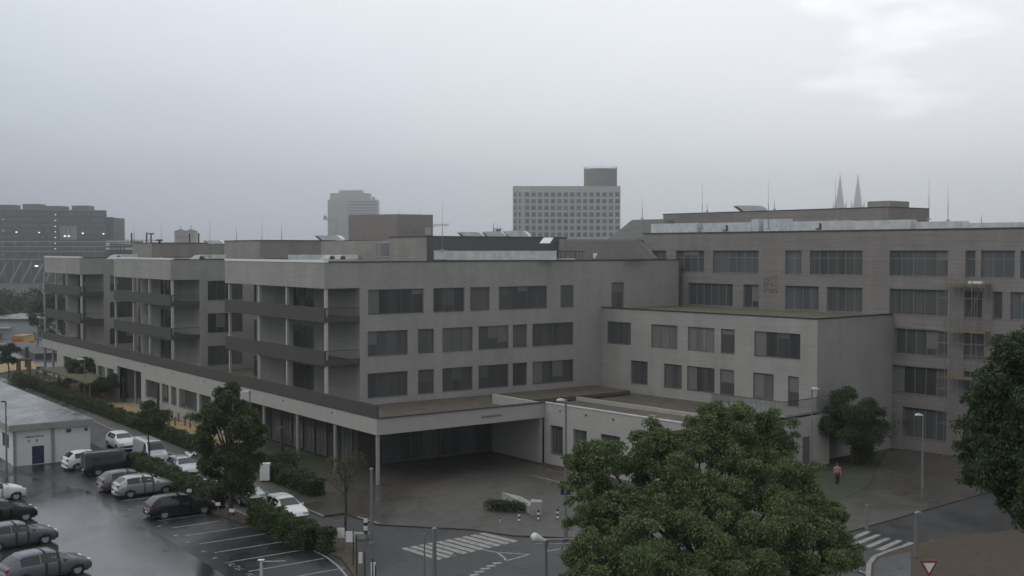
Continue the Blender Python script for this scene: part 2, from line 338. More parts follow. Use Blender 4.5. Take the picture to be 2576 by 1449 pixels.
flat('street', [A(31.2, 20), A(62, -5), A(95, -5), A(95, 38), A(80, 52), A(46, 58), A(43.5, 66), A(35.3, 69), A(35, 200), A(31, 200), A(30.9, 62), A(29.7, 55), A(29.7, 20)], .008, 'road')
flat('pavement', [A(35, 70), A(36.7, 70), A(36.7, 190), A(35, 190)], .13, 'paving', .13)
pe = [gnd(*p) for p in ((2700, 1180), (2576, 1215), (2330, 1285), (2120, 1345), (1900, 1362), (1455, 1357), (1290, 1350), (1190, 1335), (960, 1323), (893, 1303))]
flat('plaza', pe + [A(36.7, 75), A(36.7, 84), A(58, 84), A(72, 63), A(97, 63)], .10, 'paving', .10)
flat('flower_bed', [gnd(*p) for p in ((1215, 1118), (1300, 1150), (1395, 1186), (1500, 1190), (1500, 1160), (1395, 1150), (1330, 1130), (1250, 1106))], .105, 'soil')
flat('playground_sand', [A(38.3, 100), A(42.7, 100), A(42.7, 168), A(38.3, 168)], .012, 'sand')
flat('wet_plaza', [A(43, 176), A(43, 300), A(120, 300), A(120, 176)], .016, 'wetplaza')
flat('verge', edge + [A(29.05, 101), A(30.75, 101), A(30.75, 66), gnd(862, 1352), gnd(893, 1385), gnd(925, 1500)], .10, 'soil', .10)
# kerb along the street
mb = MB(); mb.box(AF, 34.86, 35, 70, 190, 0, .145); struct(mb.build('kerb', M['kerb']))
mb = MB(); mb.box(AF, 30.75, 30.9, 62, 100, 0, .12); struct(mb.build('kerb', M['kerb']))
def marks(name, polys, z=.014):
    mb = MB()
    for pl in polys: mb.quad(*[(*gnd(x, y, z), z) for x, y in pl])
    o = mb.build(name, M['mark']); struct(o); return o
def line(x0, y0, x1, y1, w=.12, z=.014):
    p = Vector(gnd(x0, y0)); q = Vector(gnd(x1, y1)); d = (q - p).normalized(); n = Vector((-d.y, d.x)) * w / 2
    return [(p.x - n.x, p.y - n.y, z), (q.x - n.x, q.y - n.y, z), (q.x + n.x, q.y + n.y, z), (p.x + n.x, p.y + n.y, z)]
def lines(name, segs, w=.12, z=.014):
    mb = MB()
    for s in segs: mb.quad(*line(*s, w=w, z=z))
    return struct(mb.build(name, M['mark']))
mb = MB()
for b in (90.6, 88.1, 85.6, 83.1, 80.6, 78.1, 75.6, 73.1, 70.6, 68.1, 65.6, 63.1, 60.6, 58.1, 55.6):
    mb.box(AF, 25.6, 28.9 if b > 72 else (29.9 if b > 62 else 30.3), b - .06, b + .06, .006, .012)
struct(mb.build('bay_marking', M['mark']))
mb = MB()      # word painted along the bay ends (illegible strokes in the photo) and bay crosses
for i, b in enumerate((63.1, 62.7, 62.4, 62.0, 61.6, 61.3, 60.2, 59.9, 59.5)):
    a0 = 25.2 + .05 * (i % 2); mb.box(AF, a0, a0 + .38, b - .03, b + .03, .006, .011); mb.box(AF, a0 + (.0 if i % 3 else .3), a0 + .06 + (.0 if i % 3 else .3), b - .18, b - .03, .006, .011)
for b in (80, 77, 74, 71, 68.9, 66.2, 64.4):
    mb.box(AF, 25.0, 25.3, b - .05, b + .05, .006, .011); mb.box(AF, 25.1, 25.2, b + .05, b + .2, .006, .011)
struct(mb.build('ground_lettering', M['mark']))
lines('lot_marking', [(786, 1384, 822, 1402), (822, 1402, 850, 1424), (850, 1424, 876, 1455)], .14)
# zebra crossing in the middle
zs = []
for i in range(10):
    t = i / 9
    x0, y0 = 1008 + t * (1203 - 1008), 1380 + t * (1343 - 1380); x1, y1 = 1110 + t * (1300 - 1110), 1408 + t * (1364 - 1408)
    zs.append([(x0, y0), (x0 + 14, y0 - 3.2), (x1 + 4, y1 - 3.5), (x1 - 8, y1 + 1)])
marks('zebra_marking', zs)
dx, dy = 1932, 1086.7
marks('zebra_marking', [[(2172, 1375), (2228, 1353), (2242, 1354.5), (2188, 1378)], [(2202, 1382), (2258, 1358), (2272, 1360), (2220, 1385)],
      [(2236, 1389), (2286, 1363), (2299, 1365), (2252, 1391.5)], [(2148, 1366), (2204, 1344), (2217, 1346), (2163, 1369)], [(2122, 1358), (2180, 1335), (2193, 1338), (2137, 1361)], [(2326, 1366), (2345, 1359), (2357, 1361), (2336, 1368)]])
lines('lane_marking', [(1216, 1384, 1250, 1390), (1250, 1390, 1266, 1401), (1266, 1401, 1274, 1411), (1274, 1411, 1333, 1395), (1333, 1395, 1250, 1390), (1376, 1387, 1422, 1380)], .15)
lines('lane_marking', [(1240, 1418, 1262, 1416), (1224, 1425, 1246, 1423), (1209, 1432, 1232, 1430), (1194, 1440, 1218, 1437.5), (1182, 1448, 1205, 1445)], .32)
lines('lane_marking', [(2150, 1436, 2185, 1449), (2083, 1409, 2118, 1421), (1340, 1199, 1408, 1217), (900, 1304, 955, 1322)], .13, z=.112)
# cobbled island with its kerb, lower right
isl = [(2190, 1449), (2190, 1425), (2203, 1407), (2240, 1392), (2300, 1373), (2420, 1350), (2576, 1335), (2700, 1330), (2700, 1500), (2190, 1500)]
flat('verge', [gnd(*p) for p in isl], .10, 'soil', .10)
ic = [(2190, 1500), (2184, 1449), (2186, 1424), (2200, 1405), (2240, 1389), (2300, 1370)]
mb = MB()
for i in range(len(ic) - 1): mb.quad(*line(*ic[i], *ic[i + 1], w=.28, z=.125))
struct(mb.build('kerb', M['kerb']))
flat('cobbles', [gnd(*p) for p in [(2196, 1500), (2198, 1424), (2216, 1409), (2290, 1392), (2292, 1425), (2292, 1500)]], .12, 'wetplaza')
# lawn beside the plaza on the right, kerbed
flat('lawn', [gnd(*p) for p in [(2050, 1165), (2140, 1143), (2230, 1143), (2180, 1230), (2060, 1290), (1950, 1300), (1950, 1190)]], .116, 'grass')
for px, py, r_ in ((1010, 1425, .32), (1150, 1395, .32), (1320, 1428, .3), (560, 1230, .3), (980, 1290, .3), (1240, 1230, .3), (420, 1385, .3)):
    x_, y_ = gnd(px, py); mb = MB(); z_ = .116 if (px, py) in ((980, 1290), (1240, 1230)) else .016
    mb.tube((x_, y_, z_ - .01), (x_, y_, z_), r_, n=18); mb.tube((x_, y_, z_), (x_, y_, z_ + .003), r_ * .8, n=18); struct(mb.build('manhole_cover', M['dark']))
# kerb edge across the junction
lines('kerb', [(1345, 1361, 1500, 1359)], .16, z=.12); lines('kerb', [(1345, 1368, 1500, 1370)], .10, z=.02)

# ================================================================ BUILDING A (comb-shaped pale building on the left and middle)
ZR, ZF, PB = 17.07, 14.72, 4.35
RW = [(12.33, 14.55), (8.64, 10.86), (4.95, 7.15)]
vents_c = []
bA = thing('university_building', 'long pale brick building with dark balconies, stepped blocks and a white-fasciaed ground floor', 'building', AF.w(60, 100, 0))
hA = lambda px, c, z=10: AF.hit2(px, c, z)     # a-value on plane b=c
hB = lambda px, c, z=10: AF.hit1(px, c, z)     # b-value on plane a=c
blocks = [(44.9, 48.3, 89.5, 111.7), (44.3, 47.6, 125.9, 146.5), (44.6, 47.8, 162.7, 181.5)]
wb = MB(); win_jobs = []
# F-facade of block 3: long frontage with three rows
a0, a1 = 48.3, 86.8
rowsF = [[(926, 1066), (1090.5, 1168.5), (1183, 1232), (1255, 1376), (1410, 1443)],
         [(925, 1026), (1052, 1092), (1113, 1189), (1204, 1279.5), (1290, 1326), (1339.6, 1443)],
         [(925, 1026), (1052, 1092), (1113, 1189), (1204, 1279.5), (1290, 1326), (1339.6, 1443)]]
holes = []
for (lo, hi), rr in zip(RW, rowsF):
    for x0, x1 in rr: holes.append((hA(x0, 89.5, lo), hA(x1, 89.5, lo), lo, hi))
holes.append((hA(1538, 89.5), hA(1569, 89.5), 11.9, 14.75))
wall_shell(wb, AF, 2, 89.5, a0, a1, PB, ZF, holes)
for i, h in enumerate(holes): win_jobs.append((AF, 2, 89.5, h, 'pane_cur' if i in (4, 7, 9, 2) else 'pane'))
for k, (ca, ra, b0, b1) in enumerate(blocks):
    aend = 86.8 if k == 0 else 75
    # top storey fascia band: solid block overhanging the balconies, bricks on all faces
    wb.box(AF, ca, aend, b0 - .0, b1, ZF, ZR - .12)
    # body behind, set 0.3 m behind the window shells
    wb.box(AF, ra + .3, aend, b0 + .3, b1 - .01, PB, ZF - .002)
    if k:   # side face seen past the block in front
        px1 = 566 if k == 1 else 285
        hs = []
        for (lo, hi), dz in zip(RW, (0, 0, 0)):
            if k == 1: hs.append((hA(523, b0, lo), hA(523, b0, lo) + 4.2, lo, hi))
            else: hs.append((hA(277, b0, lo), hA(277, b0, lo) + 3.6, lo, hi))
        wall_shell(wb, AF, 2, b0, ra, 75, PB, ZF, hs)
        for h in hs: win_jobs.append((AF, 2, b0, h, 'pane'))
    # back wall of the balconies (facing the street)
    hs = []
    cols = {0: [(586, 639, 0), (737, 790, 1)], 1: [(297, 349, 0), (404, 432, 1)], 2: [(122, 158, 0), (196, 216, 1)]}[k]
    for r, (lo, hi) in enumerate(RW):
        for x0, x1, door in cols:
            z0 = lo - .3 if door else lo
            s1, s0 = hB(x0, ra, lo), hB(x1, ra, lo)
            hs.append((max(s0, b0 + .4), min(s1, b1 - .2), z0, hi))
    wall_shell(wb, AF, 1, ra, b0, b1, PB, ZF, hs)
    for h in hs: win_jobs.append((AF, 1, ra, h, 'pane'))
# link mass behind the gaps
wb.box(AF, 57, 75, 111.6, 126, PB, ZR - .14); wb.box(AF, 57, 75, 146.4, 162.8, PB, ZR - .14)
wallA = wb.build('wall', M['brick'], bA)
for F, ax, c, h, pm in win_jobs: window(bA, F, ax, c, *h, mp=pm, trans=(len(h) and h[1] - h[0] > 3.5 and False))
rb = MB()
for k, (ca, ra, b0, b1) in enumerate(blocks):
    rb.box(AF, ca + .35, (86.8 if k == 0 else 75) - .2, b0 + .35, b1 - .3, ZR - .3, ZR - .1)
rb.build('roof', M['roof'], bA)
for k, (ca, ra, b0, b1) in enumerate(blocks):
    aend = 86.8 if k == 0 else 75
    cb = MB(); cb.box(AF, ca - .05, ca + .36, b0 - .05, b1, ZR - .118, ZR + .10); cb.build('coping', M['coping'], bA)
    cb = MB(); cb.box(AF, ca + .37, aend, b0 - .055, b0 + .3, ZR - .118, ZR - .01); cb.build('coping', M['dark'], bA)
    cb = MB(); cb.box(AF, ca + .02, ra - .01, b0 + .02, b1 - .02, ZF - .02, ZF - .003); cb.build('soffit', M['soffit'], bA)
# balconies, posts, railings
for k, (ca, ra, b0, b1) in enumerate(blocks):
    for (t, bt) in ((13.05, 11.8), (9.35, 8.05)):
        m = MB(); m.box(AF, ca - .05, ca + .12, b0 + .0, b1, bt, t); m.box(AF, ca + .121, ra - .003, b0 + .02, b1 - .01, bt + .02, bt + .3)
        m.box(AF, ca + .121, ra, b0, b0 + .019, bt, bt + .5)
        m.build('balcony', M['band'], bA)
        r = MB(); r.box(AF, ca + .13, ra - .1, b0 + .03, b0 + .07, t - .05, t)
        n = 22
        for i in range(n + 1):
            a = ca + .14 + (ra - ca - .26) * i / n; r.box(AF, a, a + .016, b0 + .04, b0 + .06, bt + .5, t - .05)
        r.build('railing', M['dark'], bA)
    pcs = {0: [580, 655, 724.5], 1: [292.5, 338, 378.5], 2: [113, 143, 170]}[k]
    for px in pcs + [None]:
        b = b0 + .25 if px is None else hB(px, ca + .3, 11)
        m = MB()
        for z0, z1 in ((PB, 8.07), (8.35, 11.82), (12.1, ZF - .02)): m.box(AF, ca + .14, ca + .38, b - .12, b + .12, z0, z1)
        m.build('column', M['post'], bA)
# podium (ground floor) ------------------------------------------
pb_ = MB()
Lw = []
zr = lambda x0, x1, lo, hi: (hB(x1, 42.8, 2.5), hB(x0, 42.8, 2.5), lo, hi)
for x0, x1, lo, hi in ((160, 185, .9, 3.5), (187, 199, .9, 3.5), (205, 229, .9, 3.5), (234, 241, .9, 3.5), (246, 264, .9, 3.5), (269, 286, .9, 3.5),
                       (366, 402, 1.4, 3.4), (407, 424, 1.4, 3.4), (430, 444, 1.4, 3.4), (450, 495, 1.4, 3.4), (501, 531, 1.4, 3.4)): Lw.append(zr(x0, x1, lo, hi))
portal = zr(295, 355, .02, 4.05)
bend = hB(577, 42.8, 3)
wall_shell(pb_, AF, 1, 42.8, bend, 168, 0, 5.2, Lw + [portal], rev=.3)
pb_.box(AF, 42.8, 43.1, 76.7, bend, 3.95, 5.2); pb_.box(AF, 42.8, 43.1, 168, 176, 3.95, 5.2)
pb_.box(AF, 43.101, 58.9, 76.7, 77.0, 3.95, 5.2)
pb_.box(AF, 43.101, 60, 175.7, 176, 3.95, 5.2)
pb_.box(AF, 58.6, 58.9, 77.01, 84.0, 0, 5.19)
o = pb_.build('podium_wall', M['cream'], bA)
for i, h in enumerate(Lw): window(bA, AF, 1, 42.8, *h, rev=.24)
m = MB(); m.box(AF, 43.12, 58.55, 77.02, 89.4, 3.97, PB); m.box(AF, 43.12, 47.5, 89.4, 175.6, 3.97, PB); m.box(AF, 47.5, 56.9, 111.8, 125.8, 3.97, PB); m.box(AF, 47.5, 56.9, 146.6, 162.6, 3.97, PB)
m.box(AF, 58.56, 75, 84.0, 89.4, 4.0, PB - .01)
m.build('podium_roof', M['roof'], bA)
m = MB(); m.box(AF, 42.76, 42.95, 76.66, 176, 5.2, 6.25); m.build('parapet_band', M['band'], bA)
m = MB(); m.box(AF, 42.96, 59.0, 76.6, 76.98, 5.2, 5.28); m.build('coping', M['dark'], bA)
# recessed dark ground floor under the fascia
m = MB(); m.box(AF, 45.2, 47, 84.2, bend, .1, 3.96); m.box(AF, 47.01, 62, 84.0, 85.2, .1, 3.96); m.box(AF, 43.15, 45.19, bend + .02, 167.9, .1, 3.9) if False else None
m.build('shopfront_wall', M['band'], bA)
m = MB(); m.box(AF, 43.2, 60, bend + .05, 175.6, -.01, .02); m.build('floor', M['conc'], bA)
m = MB(); m.box(AF, 44.1, 46, bend + .1, portal[0] - .02, .03, 3.96); m.box(AF, 44.1, 46, portal[1] + .02, 168, .03, 3.96); m.box(AF, 47.5, 48, portal[0], portal[1], .03, 3.96); m.build('inner_wall', M['brick_s'], bA)
n = 0
for i in range(8):
    s0 = 85 + i * (bend - 87) / 8; window(bA, AF, 1, 45.1, s0, s0 + (bend - 87) / 8 - .35, .25, 3.7, rev=-.02, nm=3)
for i in range(6):
    s0 = 47.3 + i * 1.9; window(bA, AF, 2, 83.9, s0, s0 + 1.7, .25, 3.7, rev=-.02, nm=2)
for b in (77.0, 84, 91, 98, 105.2, 171, 175.5):
    m = MB(); m.tube(AF.w(43.05, b, 0), AF.w(43.05, b, 3.95), .16, n=12); m.build('column', M['conc'], bA, smooth=False)
m = MB(); m.tube(AF.w(43.4, hB(341, 43.4, 3), 0), AF.w(43.4, hB(341, 43.4, 3), 3.95), .14, n=12); m.build('column', M['conc'], bA)
m = MB()      # faint lettering above the entrance: letter-like strokes, unreadable in the photograph
for i in range(9):
    a = hA(1212, 76.7, 4.6) + i * .23
    m.box(AF, a, a + .035, 76.66, 76.695, 4.42, 4.42 + (.30 if i in (0, 4, 6) else .2)); m.box(AF, a + .04, a + .14, 76.66, 76.695, 4.42 + (.17 if i % 2 else 0), 4.45 + (.17 if i % 2 else 0)); m.box(AF, a + .11, a + .14, 76.66, 76.695, 4.46, 4.58)
m.build('fascia_lettering', M['frame'], bA)
for i in range(4): m = MB(); e = 12.4 - i * 3.1; m.box(CF, e, e + .16, -18.03, -18.003, 4.6, 4.76); vents_c.append(m)
for i in range(7):
    b = 84 + i * 9.3; m = MB(); m.box(AF, 42.77, 42.797, b, b + .16, 4.75, 4.91); m.build('wall_vent', M['dark'], bA)
# penthouse boxes on top (stepped the same way)
def px_ab(px, d): p = at(px, 630, d); return AF.inv(p)
for (px, d, Ll, Fl, zt, zmat) in ((1073, 113, 7.3, 17.5, 19.33, 'brick_s'), (654, 144, 11.6, 26, 19.22, 'brick_s'), (382, 176, 9.3, 28, 19.12, 'brick_s')):
    a, b = px_ab(px, d)
    m = MB(); m.box(AF, a, a + Fl, b, b + Ll, ZR - .2, zt); m.build('penthouse_wall', M[zmat], bA)
    m = MB(); m.box(AF, a - .06, a + Fl + .06, b - .12, b + Ll + .06, zt, zt + .1); m.build('coping', M['dark'], bA)
    if px == 1073: m = MB(); m.box(AF, a + .02, a + Fl, b - .07, b - .004, ZR - .1, zt - .004); m.build('cladding', M['plant'], bA)
a, b = px_ab(981, 121)
m = MB(); m.box(AF, a + .5, a + 14, b + .05, b + 17, ZR - .2, 19.05); m.build('penthouse_wall', M['brick_s'], bA)
pw = AF.hit1(952, a + .5, 18), AF.hit1(966, a + .5, 18)
for x0, x1 in ((945, 955), (958, 983)):
    s1, s0 = AF.hit1(x0, a + .5, 18), AF.hit1(x1, a + .5, 18)
    window(bA, AF, 1, a + .42, s0, s1, ZR + .25, 18.85, rev=0, nm=1, mf='post', mp='pane_cur')
# grey mass between A penthouse and the brown wing
m = MB(); a, b = px_ab(1415, 122); m.box(AF, a, a + 14, b, b + 10, ZR - .2, 19.2); m.build('penthouse_wall', M['conc'], bA)
m = MB(); m.prism([at(1528, 603, 133), at(1590, 553, 133), at(1672, 551, 133), at(1672, 640, 133), at(1528, 640, 133)], (3, 9, 0)); m.build('stair_roof', M['conc'], bA)
m = MB(); m.prism([at(1420, 607, 118.5), at(1610, 607, 118.5), at(1652, 650, 118.5), at(1420, 650, 118.5)], (.2, .9, 0)); m.build('plant_screen', M['brick_d'], bA)

# ================================================================ WING C (pale annex, rotated) with its low front part
bC = thing('annex_building', 'plain pale annex block with a green roof in front of the brown wing', 'building', CF.w(10, 5, 0))
ZCR = 12.27
wb = MB(); hC = lambda px, e2=0, z=7: CF.hit2(px, e2, z)
rows = [((8.62, 10.85), [(1527, 1587, 0), (1638, 1704, 1), (1730, 1797, 1), (1813, 1848, 1), (1897, 2013, 0)]),
        ((4.85, 7.15), [(1587, 1629, 0), (1670, 1715, 0), (1728, 1797, 0), (1811, 1847, 1), (1894, 1946, 1)])]
hs = []; cu = []
for (lo, hi), rr in rows:
    for x0, x1, q in rr: hs.append((hC(x1, 0, lo), hC(x0, 0, lo), lo, hi)); cu.append(q)
hs.append((hC(2010, 0, 6), hC(1982, 0, 6), 4.55, 7.15)); cu.append(1)
wall_shell(wb, CF, 2, 0, 0, 26, 3.0, ZCR - .1, hs)
hg = (.9, 1.55, .1, 2.6)
wall_shell(wb, CF, 2, 0, 0, 26, 0, 3.0, [])
wb.box(CF, -.001, 25.9, .3, 11.4, 0, ZCR - .35)
wb.quad(CF.w(0, 0, 0), CF.w(0, 11.49, 0), CF.w(0, 11.49, ZCR - .1), CF.w(0, 0, ZCR - .1))
wb.build('wall', M['brick'], bC)
for h, q in zip(hs, cu): window(bC, CF, 2, 0, *h, mp='pane_cur' if q else 'pane')
m = MB(); m.box(CF, .3, 25.8, .3, 11.3, ZCR - .34, ZCR - .2); m.build('roof', M['green_roof'], bC)
m = MB(); m.box(CF, -.06, 26, -.06, .28, ZCR - .1, ZCR + .02); m.box(CF, -.06, .28, .281, 11.45, ZCR - .1, ZCR + .02); m.build('coping', M['dark'], bC)
# low front part
fb = MB(); P0, P1 = -1.3, 14.46
lw = []
for x0, x1, lo in ((1384, 1416, 1.0), (1442, 1476, .2), (1511, 1560, .2)): lw.append((CF.hit2(x1, -18, 2), CF.hit2(x0, -18, 2), lo, 3.4))
wall_shell(fb, CF, 2, -18, P0, P1, 0, 5.19, lw, rev=.3)
fb.quad(CF.w(P0, -18, 0), CF.w(P0, -.01, 0), CF.w(P0, -.01, 4.4), CF.w(P0, -18, 4.4))
fb.box(CF, P0 + .02, P1, -17.7, -17.69, 3.6, 5.19)
fb.build('podium_wall', M['cream'], bC)
for m in vents_c: m.build('wall_vent', M['dark'], bC)
for h in lw: window(bC, CF, 2, -18, *h, rev=.24, nm=2)
m = MB(); m.box(CF, P0 - .05, P1, -18.05, -17.72, 5.19, 5.27); m.build('coping', M['zinc'], bC)
m = MB(); m.quad(*[CF.w(x, y, 3.9) for x, y in ((P0 + .1, -17.6), (24, -17.6 + 0), (24, 0), (P0 + .1, 0))]); m.build('podium_roof', M['roof'], bC)
m = MB(); m.box(CF, P0 + .2, 22, -8.2, -7.95, 3.9, 4.25); m.build('roof_kerb', M['cream'], bC)
m = MB()
for _ in range(7):
    x, y = random.uniform(2, 13), random.uniform(-16, -10); m.box(CF, x, x + random.uniform(.3, 1.3), y, y + random.uniform(.2, .5), 3.9, 3.95)
m.build('roof_patch', M['sand'], bC)
m = MB(); d0, d1 = CF.hit1(2019, P0, 1.5), CF.hit1(2036, P0, 1.5); m.box(CF, P0 - .03, P0 - .004, min(d0, d1), max(d0, d1), .12, 2.75); m.build('door', M['frame'], bC)
m = MB(); q0, q1 = CF.hit2(1975, -4.6, 5), CF.hit2(1789, -4.6, 5)
m.box(CF, q0, q1, -4.65, -4.6, 5.55, 5.6); m.box(CF, q0, q0 + .05, -4.6, -.1, 5.55, 5.6)
for i in range(60):
    x = q0 + (q1 - q0) * i / 60; m.box(CF, x, x + .025, -4.64, -4.61, 4.5, 5.55)
for i in range(30):
    y = -4.6 + 4.5 * i / 30; m.box(CF, q0 + .01, q0 + .035, y, y + .025, 4.5, 5.55)
m.build('railing', M['dark'], bC)
m = MB(); m.box(CF, q0 - .1, q1 + .1, -4.75, -.01, 4.3, 4.5); m.build('terrace_slab', M['conc'], bC)

# ================================================================ WING D (tall brown wing at the right)
bD = thing('brown_brick_building', 'tall brown-grey brick wing at the right with long window bands and zinc-clad roof edge', 'building', CF.w(5, 15, 0))
ZD = 19.9; E = 11.5; X0, X1 = -26, 31
hs = []; hD = lambda px, z: CF.hit2(px, E, z)
for z0, z1, rr in ((15.68, 18.0, [(1640, 1676), (1700, 1771), (1793, 1908), (1975, 2016), (2037, 2169), (2237, 2384), (2428, 2453), (2467, 2552), (2566, 2640)]),
                   (12.2, 14.54, [(1731, 1843), (1870, 1908), (1975, 2059), (2080, 2169), (2237, 2383), (2426, 2470), (2497, 2521), (2541, 2620)]),
                   (8.65, 10.97, [(2250, 2382), (2424, 2475), (2500, 2525), (2545, 2620)]),
                   (5.1, 7.6, [(2244, 2382), (2424, 2475), (2500, 2600)]), (1.2, 3.9, [(2270, 2380), (2424, 2520)])):
    for x0, x1 in rr: hs.append((hD(x1, z0), hD(x0, z0), z0, z1))
wb = MB(); wall_shell(wb, CF, 2, E, X0, X1, 0, ZD - .1, hs, rev=.3); wb.box(CF, X0, X1, E + .35, 45, 0, ZD - .3)
wb.build('wall', M['brick_d'], bD)
for i, h in enumerate(hs): window(bD, CF, 2, E, *h, rev=.22, mf='frame_l', nm=max(1, round((h[1] - h[0]) / 1.05)), mp='pane' if i in (4, 5, 12, 13) or i > 16 else 'pane_far', trans=h[2] > 15)
m = MB(); m.box(CF, X0, X1, E - .06, E + .34, ZD - .1, ZD + .03); m.build('coping', M['dark'], bD)
m = MB(); m.box(CF, X0, X1, E + .35, 45, ZD - .29, ZD - .15); m.build('roof', M['roof'], bD)
m = MB()   # perforated brick pattern, a square of small openings
xc0, xc1 = hD(1958, 15), hD(1922, 15)
for i in range(9):
    for j in range(11):
        if random.random() < .68:
            x = xc0 + (xc1 - xc0) * (i + random.uniform(.1, .6)) / 9; z = 13.7 + 1.85 * (j + random.uniform(.1, .6)) / 11
            m.box(CF, x, x + .115, E - .004, E + .05, z, z + .10)
m.build('perforated_brick', M['dark'], bD)
# penthouse
E2 = 20.5
def zat(px, py, e2):       # height seen at a pixel on plane axis2==e2
    s = CF.hit2(px, e2, 20); p = CF.w(s, e2); d = ray(px, py); return ZC + d[2] * p[1] / d[1]
s0, s1 = CF.hit2(2235, E2, 21), CF.hit2(1668, E2, 21); zp = zat(2000, 529, E2); eb = CF.hit1(2337, s0, 21)
m = MB(); m.box(CF, s0, s1, E2, eb, ZD - .2, zp); m.build('penthouse_wall', M['brick_d'], bD)
m = MB(); m.box(CF, s0 - .05, s1 + .05, E2 - .05, eb + .05, zp, zp + .08); m.build('coping', M['dark'], bD)
u0, u1 = CF.hit2(2245, 21.5, 22), CF.hit2(2182, 21.5, 22); m = MB(); m.box(CF, u0 + .3, u1, 21.5, CF.hit1(2287, u0 + .3, 22), zp, zat(2230, 505, 21.5)); m.build('lift_housing', M['brick_s'], bD)
# zinc-clad roof parapets in runs, each a part
for x0, x1, yt in ((1638, 1753, 562), (1765, 1889, 560), (1890, 1909, 551), (1921, 1976, 551), (1977, 2130, 556), (2131, 2289, 554), (2304, 2420, 557), (2421, 2560, 560)):
    e = 13.2; a_, b_ = CF.hit2(x1, e, 20), CF.hit2(x0, e, 20)
    m = MB(); m.box(CF, a_, b_, e, e + 1.2, ZD - .12, zat((x0 + x1) / 2, yt, e)); m.build('zinc_cladding', M['zinc'], bD)
m = MB()
for px in (1829, 2064): s = CF.hit2(px, 13.1, 20); m.box(CF, s, s + .12, 13.05, 13.19, ZD + .2, ZD + .75); m.box(CF, s, s + .6, 13.05, 13.19, ZD + .2, ZD + .27)
m.build('overflow_pipe', M['dark'], bD)

# ================================================================ things on the roofs
def hood(px0, px1, ytop, ybot, d, label):
    o = thing('ventilation_hood', label, 'vent hood', at((px0 + px1) / 2, ybot, d), group='metal ventilation hoods on the roofs')
    pts = []; W = px1 - px0; h = ybot - ytop
    prof = [(px0 + .22 * W, ybot), (px0, ytop + .15 * h), (px0 + .02 * W, ytop), (px0 + .72 * W, ytop)]
    for i in range(1, 7):
        t = i / 6 * math.pi / 2; prof.append((px0 + .72 * W + .28 * W * math.sin(t), ytop + h * (1 - math.cos(t))))
    m = MB(); m.prism([at(x, y, d) for x, y in prof], (.3, 1.6, 0)); m.build('hood_body', M['zinc'], o)
    m = MB(); m.prism([at(px0 + .23 * W, ybot, d - .04), at(px0 + .03 * W, ytop + .2 * h, d - .04), at(px0 + .12 * W, ytop + .2 * h, d - .04), at(px0 + .30 * W, ybot, d - .04)], (0, .03, 0)); m.build('louvre', M['dark'], o)
    return o
hood(791, 859, 592, 605.5, 150, 'metal vent hood on the roof left of the pale high-rise')
hood(510, 562, 604.5, 613, 165, 'small metal vent hood at the left end of the penthouse roofs')
hood(1150, 1215, 583.5, 598, 122, 'leftmost of the metal vent hoods below the grey gridded high-rise')
hood(1212, 1270, 582.5, 598, 123.5, 'middle metal vent hood below the grey gridded high-rise')
hood(1262, 1330, 581, 598, 125, 'rightmost metal vent hood touching the foot of the gridded high-rise')
hood(1845, 1930, 517, 531, 135, 'metal vent hood on the brown penthouse near the spires')
def duct(px0, px1, yt, yb, d, label, n=1, m_='zinc', depth=1.0):
    p0, p1 = at(px0, yb, d), at(px1, yb, d)
    o = thing('air_duct', label, 'air duct', ((p0 + p1) / 2), group='air ducts lying on the roofs')
    m = MB(); zt = at(px0, yt, d).z; zb = min(p0.z, p1.z)
    F = Fr((p0.x, d), (1, 0), (0, 1)); L = p1.x - p0.x
    k = max(1, int(L / 1.5))
    for i in range(k):
        m.box(F, L * i / k, L * (i + 1) / k - .03, 0, depth, zb, zt)
    m.build('duct', M[m_], o)
    m = MB()
    for i in range(k + 1):
        x = min(max(L * i / k - .03, 0), L); m = MB(); m.box(F, x - .02, x + .03, -.03, depth + .03, zb, zt + .03); m.build('flange', M['zinc'], o)
    return o
duct(1092, 1122, 630, 653, 110, 'short bright foil-wrapped duct at the left end of the long roof duct')
duct(1124, 1400, 631, 654, 112, 'long grey foil-wrapped duct on the middle roof')
duct(725, 900, 641, 652, 126, 'low air duct behind the pair of bright roof outlets')
duct(286, 340, 640, 651, 160, 'low air duct on the leftmost block beside the bright outlet')
duct(500, 566, 641, 652, 140, 'low air duct on the second block roof')
def outlet(px, d, label):
    p = at(px, 651, d); s = d / 2900
    o = thing('roof_outlet', label, 'roof outlet', p, group='bright sloped outlets on the parapet')
    m = MB(); m.prism([at(px - 15, 652, d), at(px + 9, 652, d), at(px + 13, 643, d), at(px - 1, 642, d)], (.1, .7, 0)); m.build('cowl', M['coping'], o)
    m = MB(); m.prism([at(px + 10, 652, d + .05), at(px + 18, 652, d + .05), at(px + 18, 646, d + .05), at(px + 14, 643, d + .05)], (.1, .6, 0)); m.build('throat', M['dark'], o)
outlet(819, 101, 'left one of the two bright roof outlets above the front corner')
outlet(846, 102.5, 'right one of the two bright roof outlets above the front corner')
outlet(491, 127, 'single bright roof outlet on the second block')
outlet(281, 155, 'single bright roof outlet on the leftmost block')
def rod(px, y0, y1, d, label):
    p = at(px, y1, d); q = at(px, y0, d)
    o = thing('lightning_rod', label, 'lightning rod', p, group='lightning rods on the roofs')
    md = p.lerp(q, .52); m = MB(); m.tube(p, md, .035 * d / 115, .03 * d / 115, 6); m.build('mast', M['pole'], o)
    m = MB(); m.tube(md, q, .016 * d / 115, .008 * d / 115, 6); m.build('tip', M['pole'], o)
    m = MB(); m.tube(p, p + Vector((0, 0, .12)), .18, .16, 8); m.build('foot', M['conc'], o)
